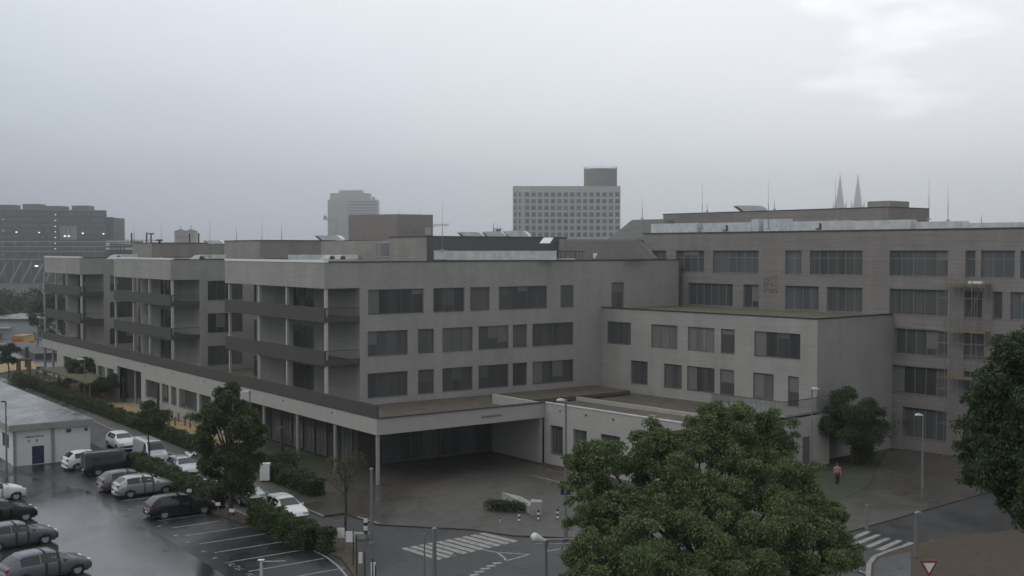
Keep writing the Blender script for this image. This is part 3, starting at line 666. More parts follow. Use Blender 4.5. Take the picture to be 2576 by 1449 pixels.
for a in ((337, 566, 612, 170, 'short thin lightning rod left of the twin church towers, by the thin pipes'),
          (405.5, 559, 648, 150, 'tall lightning rod standing just left of the twin church towers'),
          (528, 552, 648, 135, 'lightning rod to the right of the twin church towers'),
          (595, 569, 606, 170, 'faint short lightning rod between the church towers and the tall corner rod'),
          (659, 541, 650, 122, 'tall lightning rod over the third block, midway to the pale high-rise'),
          (708.5, 562, 606, 160, 'faint lightning rod left of the first vent hood'),
          (1113, 514, 630, 110, 'tall dark lightning rod right of the red brick building, by the crane jib'),
          (1242, 562, 583, 125, 'small rod over the vent hoods left of the gridded high-rise'),
          (1615.5, 495, 552, 134, 'faint lightning rod just right of the gridded high-rise'),
          (1766.5, 458, 577, 119, 'lightning rod on the zinc parapet at the left end of the brown wing'),
          (1779, 508, 533, 132, 'very short rod behind the left zinc parapet'),
          (1933, 452, 577, 114, 'tallest lightning rod on the brown wing, right of its vent hood'),
          (1948, 500, 528, 131, 'short rod right of the vent hood on the brown penthouse'),
          (2102.5, 445, 553, 110, 'faint lightning rod touching the left cathedral spire'),
          (2337, 443, 553, 106, 'lightning rod at the right end of the brown penthouse'),
          (2385, 460, 556, 104, 'lightning rod standing on the zinc parapet right of the brown penthouse'),
          (2469, 538, 563, 104, 'short rod near the right end of the zinc parapet')): rod(*a)
def pipe(px, y0, y1, d, label, tee=False, r=.11):
    p = at(px, y1, d); q = at(px, y0, d)
    o = thing('vent_pipe', label, 'vent pipe', p, group='dark vent pipes on the roof')
    m = MB(); m.tube(p, q, r, r, 8); m.build('pipe', M['dark'], o)
    m = MB()
    if tee: m.tube(q - Vector((.45, 0, 0)), q + Vector((.45, 0, 0)), .1, .1, 8)
    else: m.tube(q, q + Vector((0, 0, .12)), r * 1.5, r * 1.1, 8)
    m.build('cap', M['dark'], o)
pipe(331, 588, 612, 172, 'leftmost of the dark vent pipes left of the church towers'); pipe(369, 587, 612, 172, 'plain dark vent pipe next to the one with a T top')
pipe(380, 588, 612, 172, 'dark vent pipe with a T-shaped top', True); pipe(500, 589, 612, 170, 'dark vent pipe right of the twin church towers'); pipe(477, 590, 612, 170, 'dark vent pipe seen in front of the right church tower')
pipe(401, 604, 614, 150, 'stubby roof vent with a wide top left of the church towers', True, .16); pipe(841 - 442 + 0, 605, 613, 150.6, 'smallest stubby vent beside the tall lightning rod') if False else None
o = thing('roof_hatch', 'pale open roof hatch panel on the dark middle penthouse', 'roof hatch', at(1378, 612, 112))
m = MB(); m.prism([at(1357, 612, 112.2), at(1383, 612, 112.2), at(1393, 597.5, 112.8), at(1368, 597.5, 112.8)], (0, .12, 0)); m.build('panel', M['coping'], o)
m = MB(); m.prism([at(1358, 615, 112.4), at(1384, 615, 112.4), at(1384, 612, 112.4), at(1358, 612, 112.4)], (0, 1.2, 0)); m.build('upstand', M['dark'], o)
o = thing('plant_frame', 'dark steel frame with thin uprights on the middle roof edge', 'frame', at(1410, 652, 114))
m = MB()
for i in range(9):
    x = 1403 + i * 7.5 + (i % 3); p = at(x, 653, 114); m.tube(p, (p.x, p.y, at(x, 632, 114).z), .035, n=5)
m.tube(at(1402, 632, 114), at(1472, 632, 114), .05, n=5); m.build('uprights', M['dark'], o)
m = MB(); m.prism([at(1402, 652.5, 113.6), at(1447, 652.5, 113.6), at(1447, 650.5, 113.6), at(1402, 650.5, 113.6)], (0, .3, 0)); m.build('base_rail', M['coping'], o)

o = thing('roof_panel', 'small bright triangular panel on the dark part of the middle roof', 'panel', at(1498, 652, 117.5))
m = MB(); m.prism([at(1492, 637, 117.5), at(1503.5, 637, 117.5), at(1496.5, 650, 117.5), at(1492, 650, 117.5)], (0, .06, 0)); m.build('panel', M['coping'], o)
m = MB(); m.tube(at(1492, 653, 117.6), at(1492, 637, 117.6), .03, n=6); m.build('post', M['dark'], o)
# ================================================================ FAR BUILDINGS
def far_box(o, x0, x1, yt, d, m_, name='wall', depth=25, skew=0, zb=0):
    p0, p1 = at(x0, yt, d), at(x1, yt, d); mb = MB()
    mb.prism([(p0.x, d, zb), (p1.x, d + skew, zb), (p1.x, d + skew, p0.z), (p0.x, d, p0.z)], (0, depth, 0))
    return mb.build(name, M[m_], o)
def far_windows(o, x0, x1, n, ys, h, d, wfrac=.62, m_='pane_far', cap=100, name='window'):
    k = 0; rest = MB()
    for y in ys:
        for i in range(n):
            xa = x0 + (x1 - x0) * (i + (1 - wfrac) / 2) / n; xb = xa + (x1 - x0) * wfrac / n
            p, q = at(xa, y, d), at(xb, y + h, d); F = Fr((p.x, d), (1, 0), (0, 1)); L = q.x - p.x
            mb = MB() if k < cap else rest
            mb.box(F, 0, L, -.12, .05, q.z, p.z)
            if k < cap: mb.build(name, M[m_], o)
            k += 1
    if rest.v: r = rest.build(name, M[m_], o); r['kind'] = 'stuff'
# gridded grey high-rise
D1 = 620
t1 = thing('high_rise', 'grey high-rise with a regular grid of square windows and a round drum on its roof', 'building', at(1425, 640, D1) - Vector((0, 0, at(1425, 640, D1).z)))
far_box(t1, 1290, 1561, 468, D1, 'pale_conc', depth=30)
far_windows(t1, 1318, 1561, 15, [478 + 6 + i * 16.8 for i in range(7)], 10.5, D1)
for i in range(7):
    for x in (1294, 1305):
        y = 484 + i * 16.8; p, q = at(x, y, D1), at(x + 5, y + 10.5, D1); mb = MB(); mb.box(Fr((p.x, D1), (1, 0), (0, 1)), 0, q.x - p.x, -.1, .05, q.z, p.z); mb.build('narrow_window', M['pane_far'], t1)
pc = at(1510.5, 465, D1 + 14); rr = (1552 - 1469) / 2 * (D1 + 14) / 2900
m = MB(); m.tube((pc.x, pc.y, pc.z - 2), (pc.x, pc.y, at(1510, 426, D1 + 14).z), rr, n=40); m.build('roof_drum', M['stone'], t1)
m = MB()
for i in range(44):
    t = 2 * math.pi * i / 44; x, y = pc.x + rr * math.cos(t), pc.y + rr * math.sin(t); z = at(1510, 426, D1 + 14).z; m.tube((x, y, z), (x, y, z + 1.3), .13, n=4)
m.build('crown_posts', M['pole'], t1)
m = MB(); z = at(1510, 426, D1 + 14).z; m.tube((pc.x + 1, pc.y, z), (pc.x + 1, pc.y, z + 2.6), .12, n=4); m.build('antenna', M['pole'], t1)
m = MB()   # small pale sign letters high on the facade, unreadable
for i in range(7):
    p = at(1314 + i * 3.4, 483, D1); m.prism([(p.x, D1 - .2, p.z), (p.x + .35, D1 - .2, p.z), (p.x + .45, D1 - .2, p.z + 1.4 + .4 * (i in (0, 5))), (p.x + .1, D1 - .2, p.z + 1.4 + .4 * (i in (0, 5)))], (0, .15, 0))
m.build('sign_letters', M['white'], t1)
# pale stepped tower
D2 = 1350
t2 = thing('high_rise', 'pale misty high-rise with stepped corners behind the red brick building', 'building', (at(887, 640, D2).x, D2, 0))
far_box(t2, 824, 949, 502, D2, 'cream', depth=22); far_box(t2, 830, 930, 486, D2 + 3, 'cream', 'upper_storeys', 18); far_box(t2, 853, 912, 478.5, D2 + 6, 'cream', 'roof_storey', 12); far_box(t2, 936, 942, 495, D2 + 5, 'conc', 'chimney', 6)
for y in [506 + i * 7.5 for i in range(12)]:
    p, q = at(875, y, D2), at(949, y + 3, D2); m = MB(); m.box(Fr((p.x, D2), (1, 0), (0, 1)), 0, q.x - p.x, -.3, .1, q.z, p.z); m.build('window_band', M['pane_far'], t2)
# red brick building
D3 = 430
t3 = thing('red_brick_building', 'plain reddish brick building in the mist with slit windows at its right end', 'building', (at(980, 640, D3).x, D3, 0))
p0, p1, p2 = at(877, 543, D3 + 12), at(1000, 538.5, D3), at(1089, 541, D3 + 8)
zt = p1.z; m = MB(); m.prism([(p0.x, p0.y, 0), (p1.x, p1.y, 0), (p2.x, p2.y, 0), (p2.x - 1.2, p2.y + 14, 0), (p0.x, p0.y + 20, 0)], (0, 0, zt)); m.build('wall', M['brick_r'], t3)
Fd = Vector((p2.x - p1.x, p2.y - p1.y)); Ln = Fd.length; Fd.normalize(); F3 = Fr((p1.x, p1.y), tuple(Fd), (-Fd.y, Fd.x))
for z in (zt - 7.5, zt - 12.5):
    for i in range(16):
        s = .3 + i * (Ln - .8) / 16; m = MB(); m.box(F3, s, s + (.35 if i % 3 else .22), -.1, .05, z, z + 2.6); m.build('slit_window', M['pane_far' if i < 13 else 'white'], t3)
for i, x in enumerate((912, 960, 1005, 1056)): 
    p = at(x, 540, D3 + 8); m = MB(); m.tube((p.x, p.y, zt), (p.x, p.y, zt + 2), .05, n=4); m.build('rod', M['pole'], t3)
# crane jibs
o = thing('tower_crane', 'tower crane whose lattice jib sticks out right of the red brick building', 'crane', at(1085, 640, 520))
m = MB()
def lattice(m, p, q, h, n, r):
    p = Vector(p); q = Vector(q); up = Vector((0, 0, h))
    m.tube(p, q, r, n=4); m.tube(p + up, q + up * .6, r, n=4)
    for i in range(n):
        a = p.lerp(q, i / n); b = p.lerp(q, (i + 1) / n); m.tube(a, a.lerp(b, .5) + up * (1 - .4 * i / n), r * .7, n=4); m.tube(a.lerp(b, .5) + up * (1 - .4 * i / n), b, r * .7, n=4)
lattice(m, at(1040, 573, 520), at(1129, 567, 520), 1.1, 16, .12); m.build('jib', M['pole'], o)
pb0 = at(1045, 573, 520); m = MB(); lattice(m, (pb0.x, 520, 0), (pb0.x, 520, pb0.z + 4), .6, 20, .2); m.build('mast', M['pole'], o)
o = thing('tower_crane', 'short crane jib poking out left of the pale misty high-rise', 'crane', at(826, 640, 1300))
m = MB(); lattice(m, at(813, 552, 1300), at(850, 558, 1300), 2.4, 7, .5); m.build('jib', M['pole'], o)
m = MB(); p = at(817, 549, 1300); m.box(Fr((p.x, 1300), (1, 0), (0, 1)), -1, 2, -1, 1, p.z - 1, p.z + 3); m.build('cab', M['pole'], o)
m = MB(); p = at(846, 556, 1300); m.tube((p.x, 1300, 0), p, .7, n=4); m.build('mast', M['pole'], o)
# cathedral
DC = 2090
o = thing('cathedral', 'twin tapering gothic cathedral spires with finials, faint in the mist', 'cathedral', (at(2134, 640, DC).x, DC, 0))
for px in (2112, 2157):
    c = at(px, 600, DC); zt = at(px, 441, DC).z; zb = at(px, 520, DC).z
    m = MB(); m.tube((c.x, DC, zb), (c.x, DC, zt), 8.2, .35, 8); m.tube((c.x, DC, zt), (c.x, DC, zt + 2.5), .5, .3, 6); m.box(Fr((c.x, DC), (1, 0), (0, 1)), -1.7, 1.7, -.5, .5, zt - 4.2, zt - 3.1); m.box(Fr((c.x, DC), (1, 0), (0, 1)), -.9, .9, -.4, .4, zt, zt + .8)
    for k in range(9):     # crockets up the edges
        z = zb + (zt - zb) * (k + .5) / 9; r = 8.2 + (.35 - 8.2) * (z - zb) / (zt - zb)
        for t in range(8):
            an = t * math.pi / 4 + math.pi / 8; m.tube((c.x + r * .97 * math.cos(an), DC + r * .97 * math.sin(an), z), (c.x + (r + .9) * math.cos(an), DC + (r + .9) * math.sin(an), z + 1.1), .35, .1, 4)
    m.build('spire', M['stone'], o)
    m = MB(); m.box(Fr((c.x, DC), (1, 0), (0, 1)), -9.5, 9.5, -9.5, 9.5, 0, zb)
    for sx in (-8.8, 0, 8.8):
        for sy in (-8.8, 8.8): m.tube((c.x + sx, DC + sy, zb), (c.x + sx, DC + sy, zb + (11 if sx else 7)), 1.5, .15, 6)
    m.build('tower', M['stone'], o)
m = MB(); c = at(2134, 600, DC); m.box(Fr((c.x, DC), (1, 0), (0, 1)), -14, 14, 10, 90, 0, 55); m.build('nave', M['stone'], o)
# twin church towers
DT = 700
o = thing('church', 'pair of pale square church towers with low pyramid roofs and crosses', 'church', (at(464, 640, DT).x, DT, 0))
for x0, x1 in ((438.5, 464), (464.5, 490.5)):
    p, q = at(x0, 582, DT), at(x1, 582, DT); F = Fr((p.x, DT), (1, 0), (0, 1)); L = q.x - p.x; cx_ = (p.x + q.x) / 2; za = at(451, 575, DT).z
    m = MB(); m.box(F, .05, L - .05, 0, L, 0, p.z); m.build('tower', M['cream'], o)
    m = MB(); n_ = len(m.v); m.v += [(p.x - .25, DT - .25, p.z), (q.x + .25, DT - .25, p.z), (q.x + .25, DT + L + .25, p.z), (p.x - .25, DT + L + .25, p.z), (cx_, DT + L / 2, za)]
    m.f += [(0, 1, 4), (1, 2, 4), (2, 3, 4), (3, 0, 4), (3, 2, 1, 0)]; m.build('roof', M['stone'], o)
    m = MB(); m.tube((cx_, DT + L / 2, za - .3), (cx_, DT + L / 2, za + 2), .12, n=5); m.tube((cx_ - .5, DT + L / 2, za + 1.3), (cx_ + .5, DT + L / 2, za + 1.3), .12, n=5); m.build('cross', M['pole'], o)
    for k in range(3):
        m = MB(); m.box(F, L * .2 + k * L * .25, L * .2 + k * L * .25 + .5, -.08, .05, p.z - 4.5, p.z - 2.6); m.build('belfry_opening', M['pane_far'], o)
# big dark office block on the left
DL = 640
o = thing('office_block', 'long dark office block at the far left with small lit lamps on its facade', 'building', (at(120, 700, DL).x, DL, 0))
pz = at(0, 528, DL)
m = MB(); p0, p1 = at(-60, 527, DL), at(268, 533.5, DL + 22); k_ = (DL + 60) / (DL + 22); m.prism([(p0.x, DL, 0), (p1.x, DL + 22, 0), (p1.x * k_, DL + 60, 0), (p0.x, DL + 40, 0)], (0, 0, p0.z)); m.build('wall', M['band'], o)
m = MB(); q0, q1 = at(268, 546, DL + 24), at(285, 546, DL + 24); m.prism([(q0.x, DL + 24, 0), (q1.x, DL + 24, 0), (q1.x * (DL + 55) / (DL + 24), DL + 55, 0), (q0.x, DL + 55, 0)], (0, 0, q0.z)); m.build('side_wing', M['band'], o)
Fd = Vector((p1.x - p0.x, 22)); Ln = Fd.length; Fd.normalize(); FL = Fr((p0.x, DL), tuple(Fd), (-Fd.y, Fd.x)); zr_ = p0.z
for r_ in range(6):
    z = zr_ - 2.9 - r_ * 3.2
    for i in range(16):
        s = 12 + i * (Ln - 13) / 16; m = MB()
        for k in range(4):
            if random.random() < .75: m.box(FL, s + k * .85, s + k * .85 + random.uniform(.15, .5), -.12, .05, z, z + 1.7)
        if m.v: m.build('window', M['frame_l'], o)
m = MB(); m.box(FL, 0, Ln, -.2, .3, zr_, zr_ + .35); m.build('parapet', M['conc'], o)
for x0, x1, yt in ((-30, 33, 515), (57, 98, 513), (99, 157, 518), (180, 221, 517)):
    p, q = at(x0, yt, DL + 22), at(x1, yt, DL + 22); m = MB(); m.box(Fr((p.x, DL + 22), (1, 0), (0, 1)), 0, q.x - p.x, 0, 10, zr_ - .2, p.z); m.build('roof_housing', M['stone'], o)
for x, y, s in ((139, 540, .42), (139, 554.5, .42), (139, 569, .42), (139, 583, .42), (139, 597.5, .42), (139, 612, .42), (139, 626, .42), (8, 552, .35), (8, 581, .35), (8, 611, .35), (8, 640, .35),
                (41, 584, .75), (98, 585, .65), (208, 587, .8), (260, 588, .75), (163, 594, .85), (173, 594, .85)):
    p = at(x, y, DL - 2); s *= .62; m = MB(); m.box(Fr((p.x, DL - 2), (1, 0), (0, 1)), -s, s, 0, .3, p.z - s * .6, p.z + s * .6); m.build('facade_lamp', M['lit'], o)
m = MB(); p, q = at(153, 569, DL), at(193, 603, DL); m.box(Fr((p.x, DL - 1), (1, 0), (0, 1)), 0, q.x - p.x, 0, 1.2, q.z, p.z); m.build('glazed_bay', M['conc'], o)
for x in (157, 166, 177):
    p, q = at(x, 571, DL), at(x + 2, 602, DL); m = MB(); m.box(Fr((p.x, DL - 1.2), (1, 0), (0, 1)), 0, q.x - p.x, 0, .15, q.z, p.z); m.build('bay_post', M['band'], o)
# elevated steel trusswork in front of it
DS = 470
o = thing('steel_truss', 'rusty grey elevated steel trusswork with leaning struts at the far left', 'truss', (at(100, 700, DS).x, DS, 0))
for y in (607.5, 620, 632, 652):
    m = MB(); a_, b_ = at(-80, y, DS), at(268, y + .5, DS); m.tube(a_, b_, .28, n=4); m.build('beam', M['conc'], o)
for i, x in enumerate(range(-20, 268, 29)):
    m = MB(); p = at(x, 606, DS + .4); q = at(x, 655, DS + .4); m.tube(p, q, .2, n=4); m.build('upright', M['pole'], o)
for x0, y0, x1, y1 in ((28, 610, 44, 618), (64, 618, 78, 609), (28, 634, 46, 644), (70, 640, 82, 632)):
    m = MB(); m.tube(at(x0, y0, DS - .3), at(x1, y1, DS - .3), .16, n=4); m.build('brace', M['conc'], o)
for x in (18, 53, 80, 110, 140):
    m = MB(); m.tube(at(x, 662, DS), at(x - 27, 712, DS), .38, n=5); m.build('strut', M['conc'], o)
m = MB()
for x in range(-10, 268, 22): m.tube(at(x, 650, DS + 3), at(x, 705, DS + 3), .25, n=4)
m.build('pier', M['pole'], o)
for x in (89.5, 93.5):
    p = at(x, 669, DS - 2); m = MB(); m.box(Fr((p.x, DS - 2), (1, 0), (0, 1)), -.3, .3, 0, .3, p.z - .25, p.z + .25); m.build('lamp', M['lit'], o)
# white-banded building behind the roof, left
DB = 520
o = thing('office_building', 'building with bright white balcony bands behind dark posts, left of the vent pipes', 'building', (at(300, 640, DB).x, DB, 0))
far_box(o, 262, 334, 606, DB + 1, 'band', depth=15)
for y0, y1 in ((605.5, 608), (610.5, 615), (616, 618.5), (623, 628)):
    p, q = at(267, y0, DB), at(332, y1, DB); m = MB(); m.box(Fr((p.x, DB), (1, 0), (0, 1)), 0, q.x - p.x, -.6, .9, q.z, p.z); m.build('balcony_band', M['white'], o)
for x in (279, 285, 291, 297, 304, 312):
    m = MB(); m.tube(at(x, 613, DB - 3), at(x, 642, DB - 3), .32, n=5); m.build('post', M['dark'], o)
m = MB(); m.tube(at(277, 613, DB - 3), at(334, 616, DB - 3), .4, n=5); m.build('beam', M['dark'], o)
m = MB(); a_ = None
for i in range(12):
    x = 285 + i * 9; m.tube(at(x, 603, DB), at(x + 9, 604 + i * .25, DB), .14, n=4); m.tube(at(x, 603, DB), at(x, 607, DB), .12, n=4)
m.build('roof_railing', M['dark'], o)
o = thing('rooftop_platform', 'distant rooftop platform with thin antenna masts left of the gridded high-rise', 'rooftop', at(1253, 583, 500))
m = MB(); p, q = at(1242, 575, 500), at(1264, 577, 500); m.box(Fr((p.x, 500), (1, 0), (0, 1)), 0, q.x - p.x, 0, 4, q.z, p.z); m.build('deck', M['pole'], o)
m = MB(); p, q = at(1247, 577, 500), at(1260, 590, 500); m.box(Fr((p.x, 500), (1, 0), (0, 1)), 0, q.x - p.x, 0, 3, 0, p.z); m.build('housing', M['stone'], o)
m = MB(); m.tube(at(1241, 589, 500), at(1241, 561, 500), .1, n=4); m.tube(at(1252, 575, 500), at(1252, 564, 500), .1, n=4); m.tube(at(1259, 575, 500), at(1259, 567, 500), .08, n=4); m.build('antenna', M['pole'], o)

# ================================================================ vegetation
def leaf_mesh(pts, size, droop=.3, wd=.32):
    v = []; f = []
    R = random.random
    for p in pts:
        s = size * (.6 + .8 * R())
        th = R() * 6.283; ph = (R() - .5) * 2.2
        u = Vector((math.cos(th) * math.cos(ph), math.sin(th) * math.cos(ph), math.sin(ph) - droop)).normalized()
        q = u.cross(Vector((R() - .5, R() - .5, R() - .5))).normalized() * s * wd
        a = Vector(p); n = len(v)
        v += [tuple(a), tuple(a + u * s * .5 + q), tuple(a + u * s), tuple(a + u * s * .5 - q)]; f.append((n, n + 1, n + 2, n + 3))
    return v, f
def crown_points(lobes, n):
    pts = []
    tot = sum(r ** 2.2 for _, r in lobes)
    for c, r in lobes:
        for _ in range(int(n * r ** 2.2 / tot)):
            d = Vector((random.gauss(0, 1), random.gauss(0, 1), random.gauss(0, 1))).normalized()
            if d.z < -.5 and random.random() < .6: d.z *= -1
            k = random.random() ** .35
            pts.append(c + Vector((d.x * r, d.y * r, d.z * r * .8)) * k * (.9 + .25 * random.random()))
    return pts
def tree(name, label, base, h, cr, ch, n, lf=.22, lobes=16, m_='leaf', trunk_r=.14, group=None, z_crown=None, rad=.4, offs=(0, 0)):
    """trunk with limbs, crown made of many leaves gathered in clumps"""
    bx, by = base; o = thing(name, label, 'tree', (bx, by, 0), group=group)
    zc = z_crown if z_crown is not None else h - ch / 2
    L = []
    for i in range(lobes):
        while True:
            d = Vector((random.uniform(-1, 1), random.uniform(-1, 1), random.uniform(-1, 1)))
            if d.length < 1: break
        d = d.normalized() * (d.length ** .5)
        r = rad * cr * random.uniform(.65, 1.15)
        L.append((Vector((bx + offs[0] + d.x * (cr - r * .7), by + offs[1] + d.y * (cr - r * .7), zc + d.z * (ch / 2 - r * .6))), r))
    m = MB(); top = Vector((bx + offs[0] * .6, by + offs[1] * .6, zc)); k = 5; pts = [Vector((bx, by, 0))]
    for i in range(1, k + 1):
        t = i / k; pts.append(Vector((bx, by, 0)).lerp(top, t) + Vector((random.uniform(-.06, .06) * h * .2, random.uniform(-.06, .06) * h * .2, 0)))
    m.sweep(pts, [trunk_r * (1.25 - .8 * i / k) for i in range(k + 1)], 8)
    for c, r in L[:lobes]:
        s = pts[random.choice((3, 4, 5))]; md = s.lerp(c, .5) + Vector((0, 0, -.06 * r)); m.sweep([s, md, c, c + (c - md).normalized() * r * .5], [trunk_r * .4, trunk_r * .26, trunk_r * .14, .01], 5)
    m.build('trunk', M['bark'], o)
    v, f = leaf_mesh(crown_points(L, n), lf)
    mb = MB(); mb.v = v; mb.f = f; mb.build('crown', M[m_], o)
    return o
def lobed_tree(label, base, lobes_px, n, lf, m_, trunk_r, stems, droop=.8, name='broadleaf_tree'):
    """tree whose clumps are measured: (px, py, depth, radius)"""
    bx, by = base; o = thing(name, label, 'tree', (bx, by, 0)); L = []
    for px, py, d, r in lobes_px: L.append((at(px, py, d), r))
    m = MB(); root = Vector((bx, by, 0))
    hub = root + Vector((0, 0, stems)); m.sweep([root, root.lerp(hub, .5) + Vector((.1, .05, 0)), hub], [trunk_r * 1.3, trunk_r, trunk_r * .85], 10)
    for c, r in L:
        md = hub.lerp(c, .55) + Vector((random.uniform(-.4, .4), random.uniform(-.3, .3), -.5))
        m.sweep([hub, md, c, c + Vector((random.uniform(-.5, .5), 0, r * .7))], [trunk_r * .45, trunk_r * .28, trunk_r * .12, .015], 6)
    m.build('trunk', M['bark'], o)
    # each big lobe breaks into smaller clumps
    L2 = []
    for c, r in L:
        for _ in range(20):
            d = Vector((random.gauss(0, 1), random.gauss(0, 1), random.gauss(0, 1))).normalized()
            L2.append((c + Vector((d.x, d.y, d.z * .85)) * r * random.uniform(.35, .98), r * random.uniform(.20, .38)))
    v, f = leaf_mesh(crown_points(L2, n), lf, droop, .24); mb = MB(); mb.v = v; mb.f = f; mb.build('crown', M[m_], o); return o
# big tree in the foreground
lobes = [(1500, 1170, 50, 1.35), (1470, 1290, 48, 1.1), (1600, 1150, 52, 1.5), (1690, 1180, 51, 1.5), (1560, 1270, 49, 1.7), (1800, 1090, 55, 1.7), (1870, 1085, 56, 1.6), (1760, 1150, 54, 1.5),
         (1900, 1150, 55, 1.5), (1955, 1125, 56, 1.3), (1660, 1290, 49, 1.8), (1780, 1260, 50, 1.8), (1900, 1240, 52, 1.8), (2000, 1200, 53, 1.4), (2035, 1270, 52, 1.2), (1990, 1320, 50, 1.7), (1870, 1350, 49, 1.8),
         (1740, 1380, 47, 1.8), (1600, 1390, 46, 1.7), (1500, 1400, 45, 1.35), (1470, 1460, 44, 1.1), (1620, 1480, 44, 1.8), (1760, 1490, 45, 1.8), (1900, 1460, 47, 1.7), (2040, 1400, 49, 1.5), (2080, 1340, 50, .9),
         (1505, 1140, 50, .9), (1640, 1110, 51, 1.0), (1700, 1120, 52, 1.1), (1840, 1045, 55, 1.1), (1790, 1050, 55, .9), (1950, 1080, 56, 1.2), (1458, 1155, 50, .8), (1448, 1222, 49, .75), (2090, 1290, 51, .7), (2110, 1390, 50, 1.1), (2060, 1460, 48, 1.4), (1720, 1210, 50, 1.4), (1850, 1190, 53, 1.4)]
lobed_tree('large green broadleaf tree in the foreground, right of the curved-head street lamp', gnd(1780, 1640), lobes, 330000, .125, 'leaf', .3, 3.2)
# dark tree at the right edge
lobes = [(2590, 880, 34, .9), (2560, 905, 34, .9), (2520, 1160, 33, 1.0), (2480, 1010, 34, .6), (2450, 1180, 34, .6), (2535, 985, 34, 1.1), (2600, 1000, 33, 1.5), (2500, 1060, 34, 1.0), (2560, 1120, 33, 1.4), (2640, 1130, 32, 1.6), (2470, 1130, 34, .8), (2620, 1250, 32, 1.4), (2540, 1210, 33, .9), (2700, 1000, 32, 1.8)]
lobed_tree('dark tree cut off by the right edge of the picture', (20.5, 33.5), lobes, 120000, .10, 'leaf_d', .22, 4)
# midground trees
tree('broadleaf_tree', 'mid-sized green tree on the hedge strip left of the street lamps', gnd(582, 1300), 9.0, 2.5, 8.2, 60000, .14, 52, 'leaf_m', .17, rad=.27, z_crown=5.0)
tree('broadleaf_tree', 'round dark green tree at the corner of the pale annex', gnd(2143, 1172), 6.8, 3.0, 6.3, 30000, .16, 34, 'leaf_d', .15, z_crown=3.5, rad=.3)
tree('young_tree', 'slim young tree with a thin crown beside the street, above the parked cars', gnd(375, 1176), 5.0, 1.7, 2.6, 6000, .16, 10, 'leaf_d', .07, z_crown=4.0)
tree('young_tree', 'nearly bare young tree with a vase-shaped crown by the white signs', gnd(869, 1342), 5.2, 1.7, 2.6, 1400, .11, 14, 'leaf_b', .08, z_crown=4.1)
tree('young_tree', 'young tree rising beyond the hedge in front of the portal', gnd(205, 985), 4.6, 2.2, 4.2, 7000, .2, 10, 'leaf_h', .1, z_crown=2.6)
tree('young_tree', 'small tree in front of the portal pillar', gnd(268, 1015), 4.2, 1.5, 3.6, 4500, .18, 8, 'leaf_d', .08, z_crown=2.3)
tree('young_tree', 'thin young tree at the left edge by the playground', gnd(22, 950), 7.5, 1.6, 6.0, 3000, .24, 10, 'leaf_f', .09, z_crown=4.4)
tree('young_tree', 'thin street tree in front of the yellow container', gnd(97, 880), 8.5, 2.2, 6, 1800, .26, 10, 'leaf_f', .09, z_crown=6)
tree('young_tree', 'fuller street tree right of the yellow container', gnd(134, 882), 7.5, 2.6, 5.5, 3200, .28, 12, 'leaf_f', .09, z_crown=4.4)
def shrub(label, px, py, r, h, n, m_='leaf_h', lf=.16):
    x, y = gnd(px, py); o = thing('shrub', label, 'shrub', (x, y, 0), group='shrubs beside the podium garden')
    L = [(Vector((x + random.uniform(-.6, .6) * r, y + random.uniform(-.6, .6) * r, h * random.uniform(.3, .75))), r * random.uniform(.35, .55)) for _ in range(9)]
    v, f = leaf_mesh(crown_points(L, n), lf); mb = MB(); mb.v = v; mb.f = f; mb.build('foliage', M[m_], o)
    m = MB()
    for c, _ in L[:5]: m.tube((x, y, 0), c, .03, .01, 5)
    m.build('stem', M['bark'], o)
shrub('bushy shrub at the left end of the garden strip', 60, 985, 2.4, 2.2, 3000)
shrub('olive shrub under the timber pergola', 130, 990, 2.3, 2.0, 2600, 'leaf_b')
shrub('dark shrub right of the pergola', 240, 1000, 2.2, 2.2, 3000, 'leaf_d')
shrub('shrub on the sand in front of the tall window group', 372, 1040, 1.0, 1.6, 1500)
shrub('small shrub on the sand by the short wooden posts', 420, 1058, .8, 1.3, 1100)
shrub('shrub at the end of the podium wall, left of the mid-sized tree', 500, 1085, 1.5, 2.2, 2200)
shrub('broad dark shrub below the podium corner', 720, 1190, 2.0, 1.7, 2600, 'leaf_d')
shrub('shrub beside the white box on the pavement', 690, 1195, 1.3, 1.7, 1600, 'leaf_h')
shrub('low shrub at the foot of the annex wall, left of the foreground tree', 1430, 1135, 1.3, 1.2, 1600, 'leaf_d')
shrub('dark shrub by the annex corner, right of the street lamp', 2230, 1120, 2.6, 3.4, 3800, 'leaf_d')
def hedge(label, a0, a1, b0, b1, h, n, m_='leaf_h', lf=.13):
    c = AF.w((a0 + a1) / 2, (b0 + b1) / 2, 0); o = thing('hedge', label, 'hedge', c)
    pts = []
    def wob(b, a): return .12 * math.sin(b * 1.7) + .08 * math.sin(b * 4.3 + a)
    for _ in range(n):
        r = random.random(); a = random.uniform(a0, a1); b = random.uniform(b0, b1); z = random.uniform(.05, h)
        if r < .45: z = h + wob(b, a) - random.random() ** 2 * .25
        elif r < .8: a = a0 + random.random() ** 2 * .25 + .08 * math.sin(b * 2.9 + z * 3)
        elif r < .9: a = a1 - random.random() ** 2 * .2
        else: b = b0 + random.random() ** 2 * .2
        pts.append(AF.w(a, b, z))
    v, f = leaf_mesh([Vector(p) for p in pts], lf, .1); mb = MB(); mb.v = v; mb.f = f; mb.build('foliage', M[m_], o)
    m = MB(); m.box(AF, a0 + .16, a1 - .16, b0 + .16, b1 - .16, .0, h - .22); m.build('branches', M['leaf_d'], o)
hedge('clipped hedge behind the dark parked car, left of the tree gap', 29.5, 30.6, 76.3, 94, 1.45, 16000)
hedge('clipped hedge right of the tree gap, below the white parked car', 29.9, 31.0, 62.6, 71.2, 1.5, 13000)
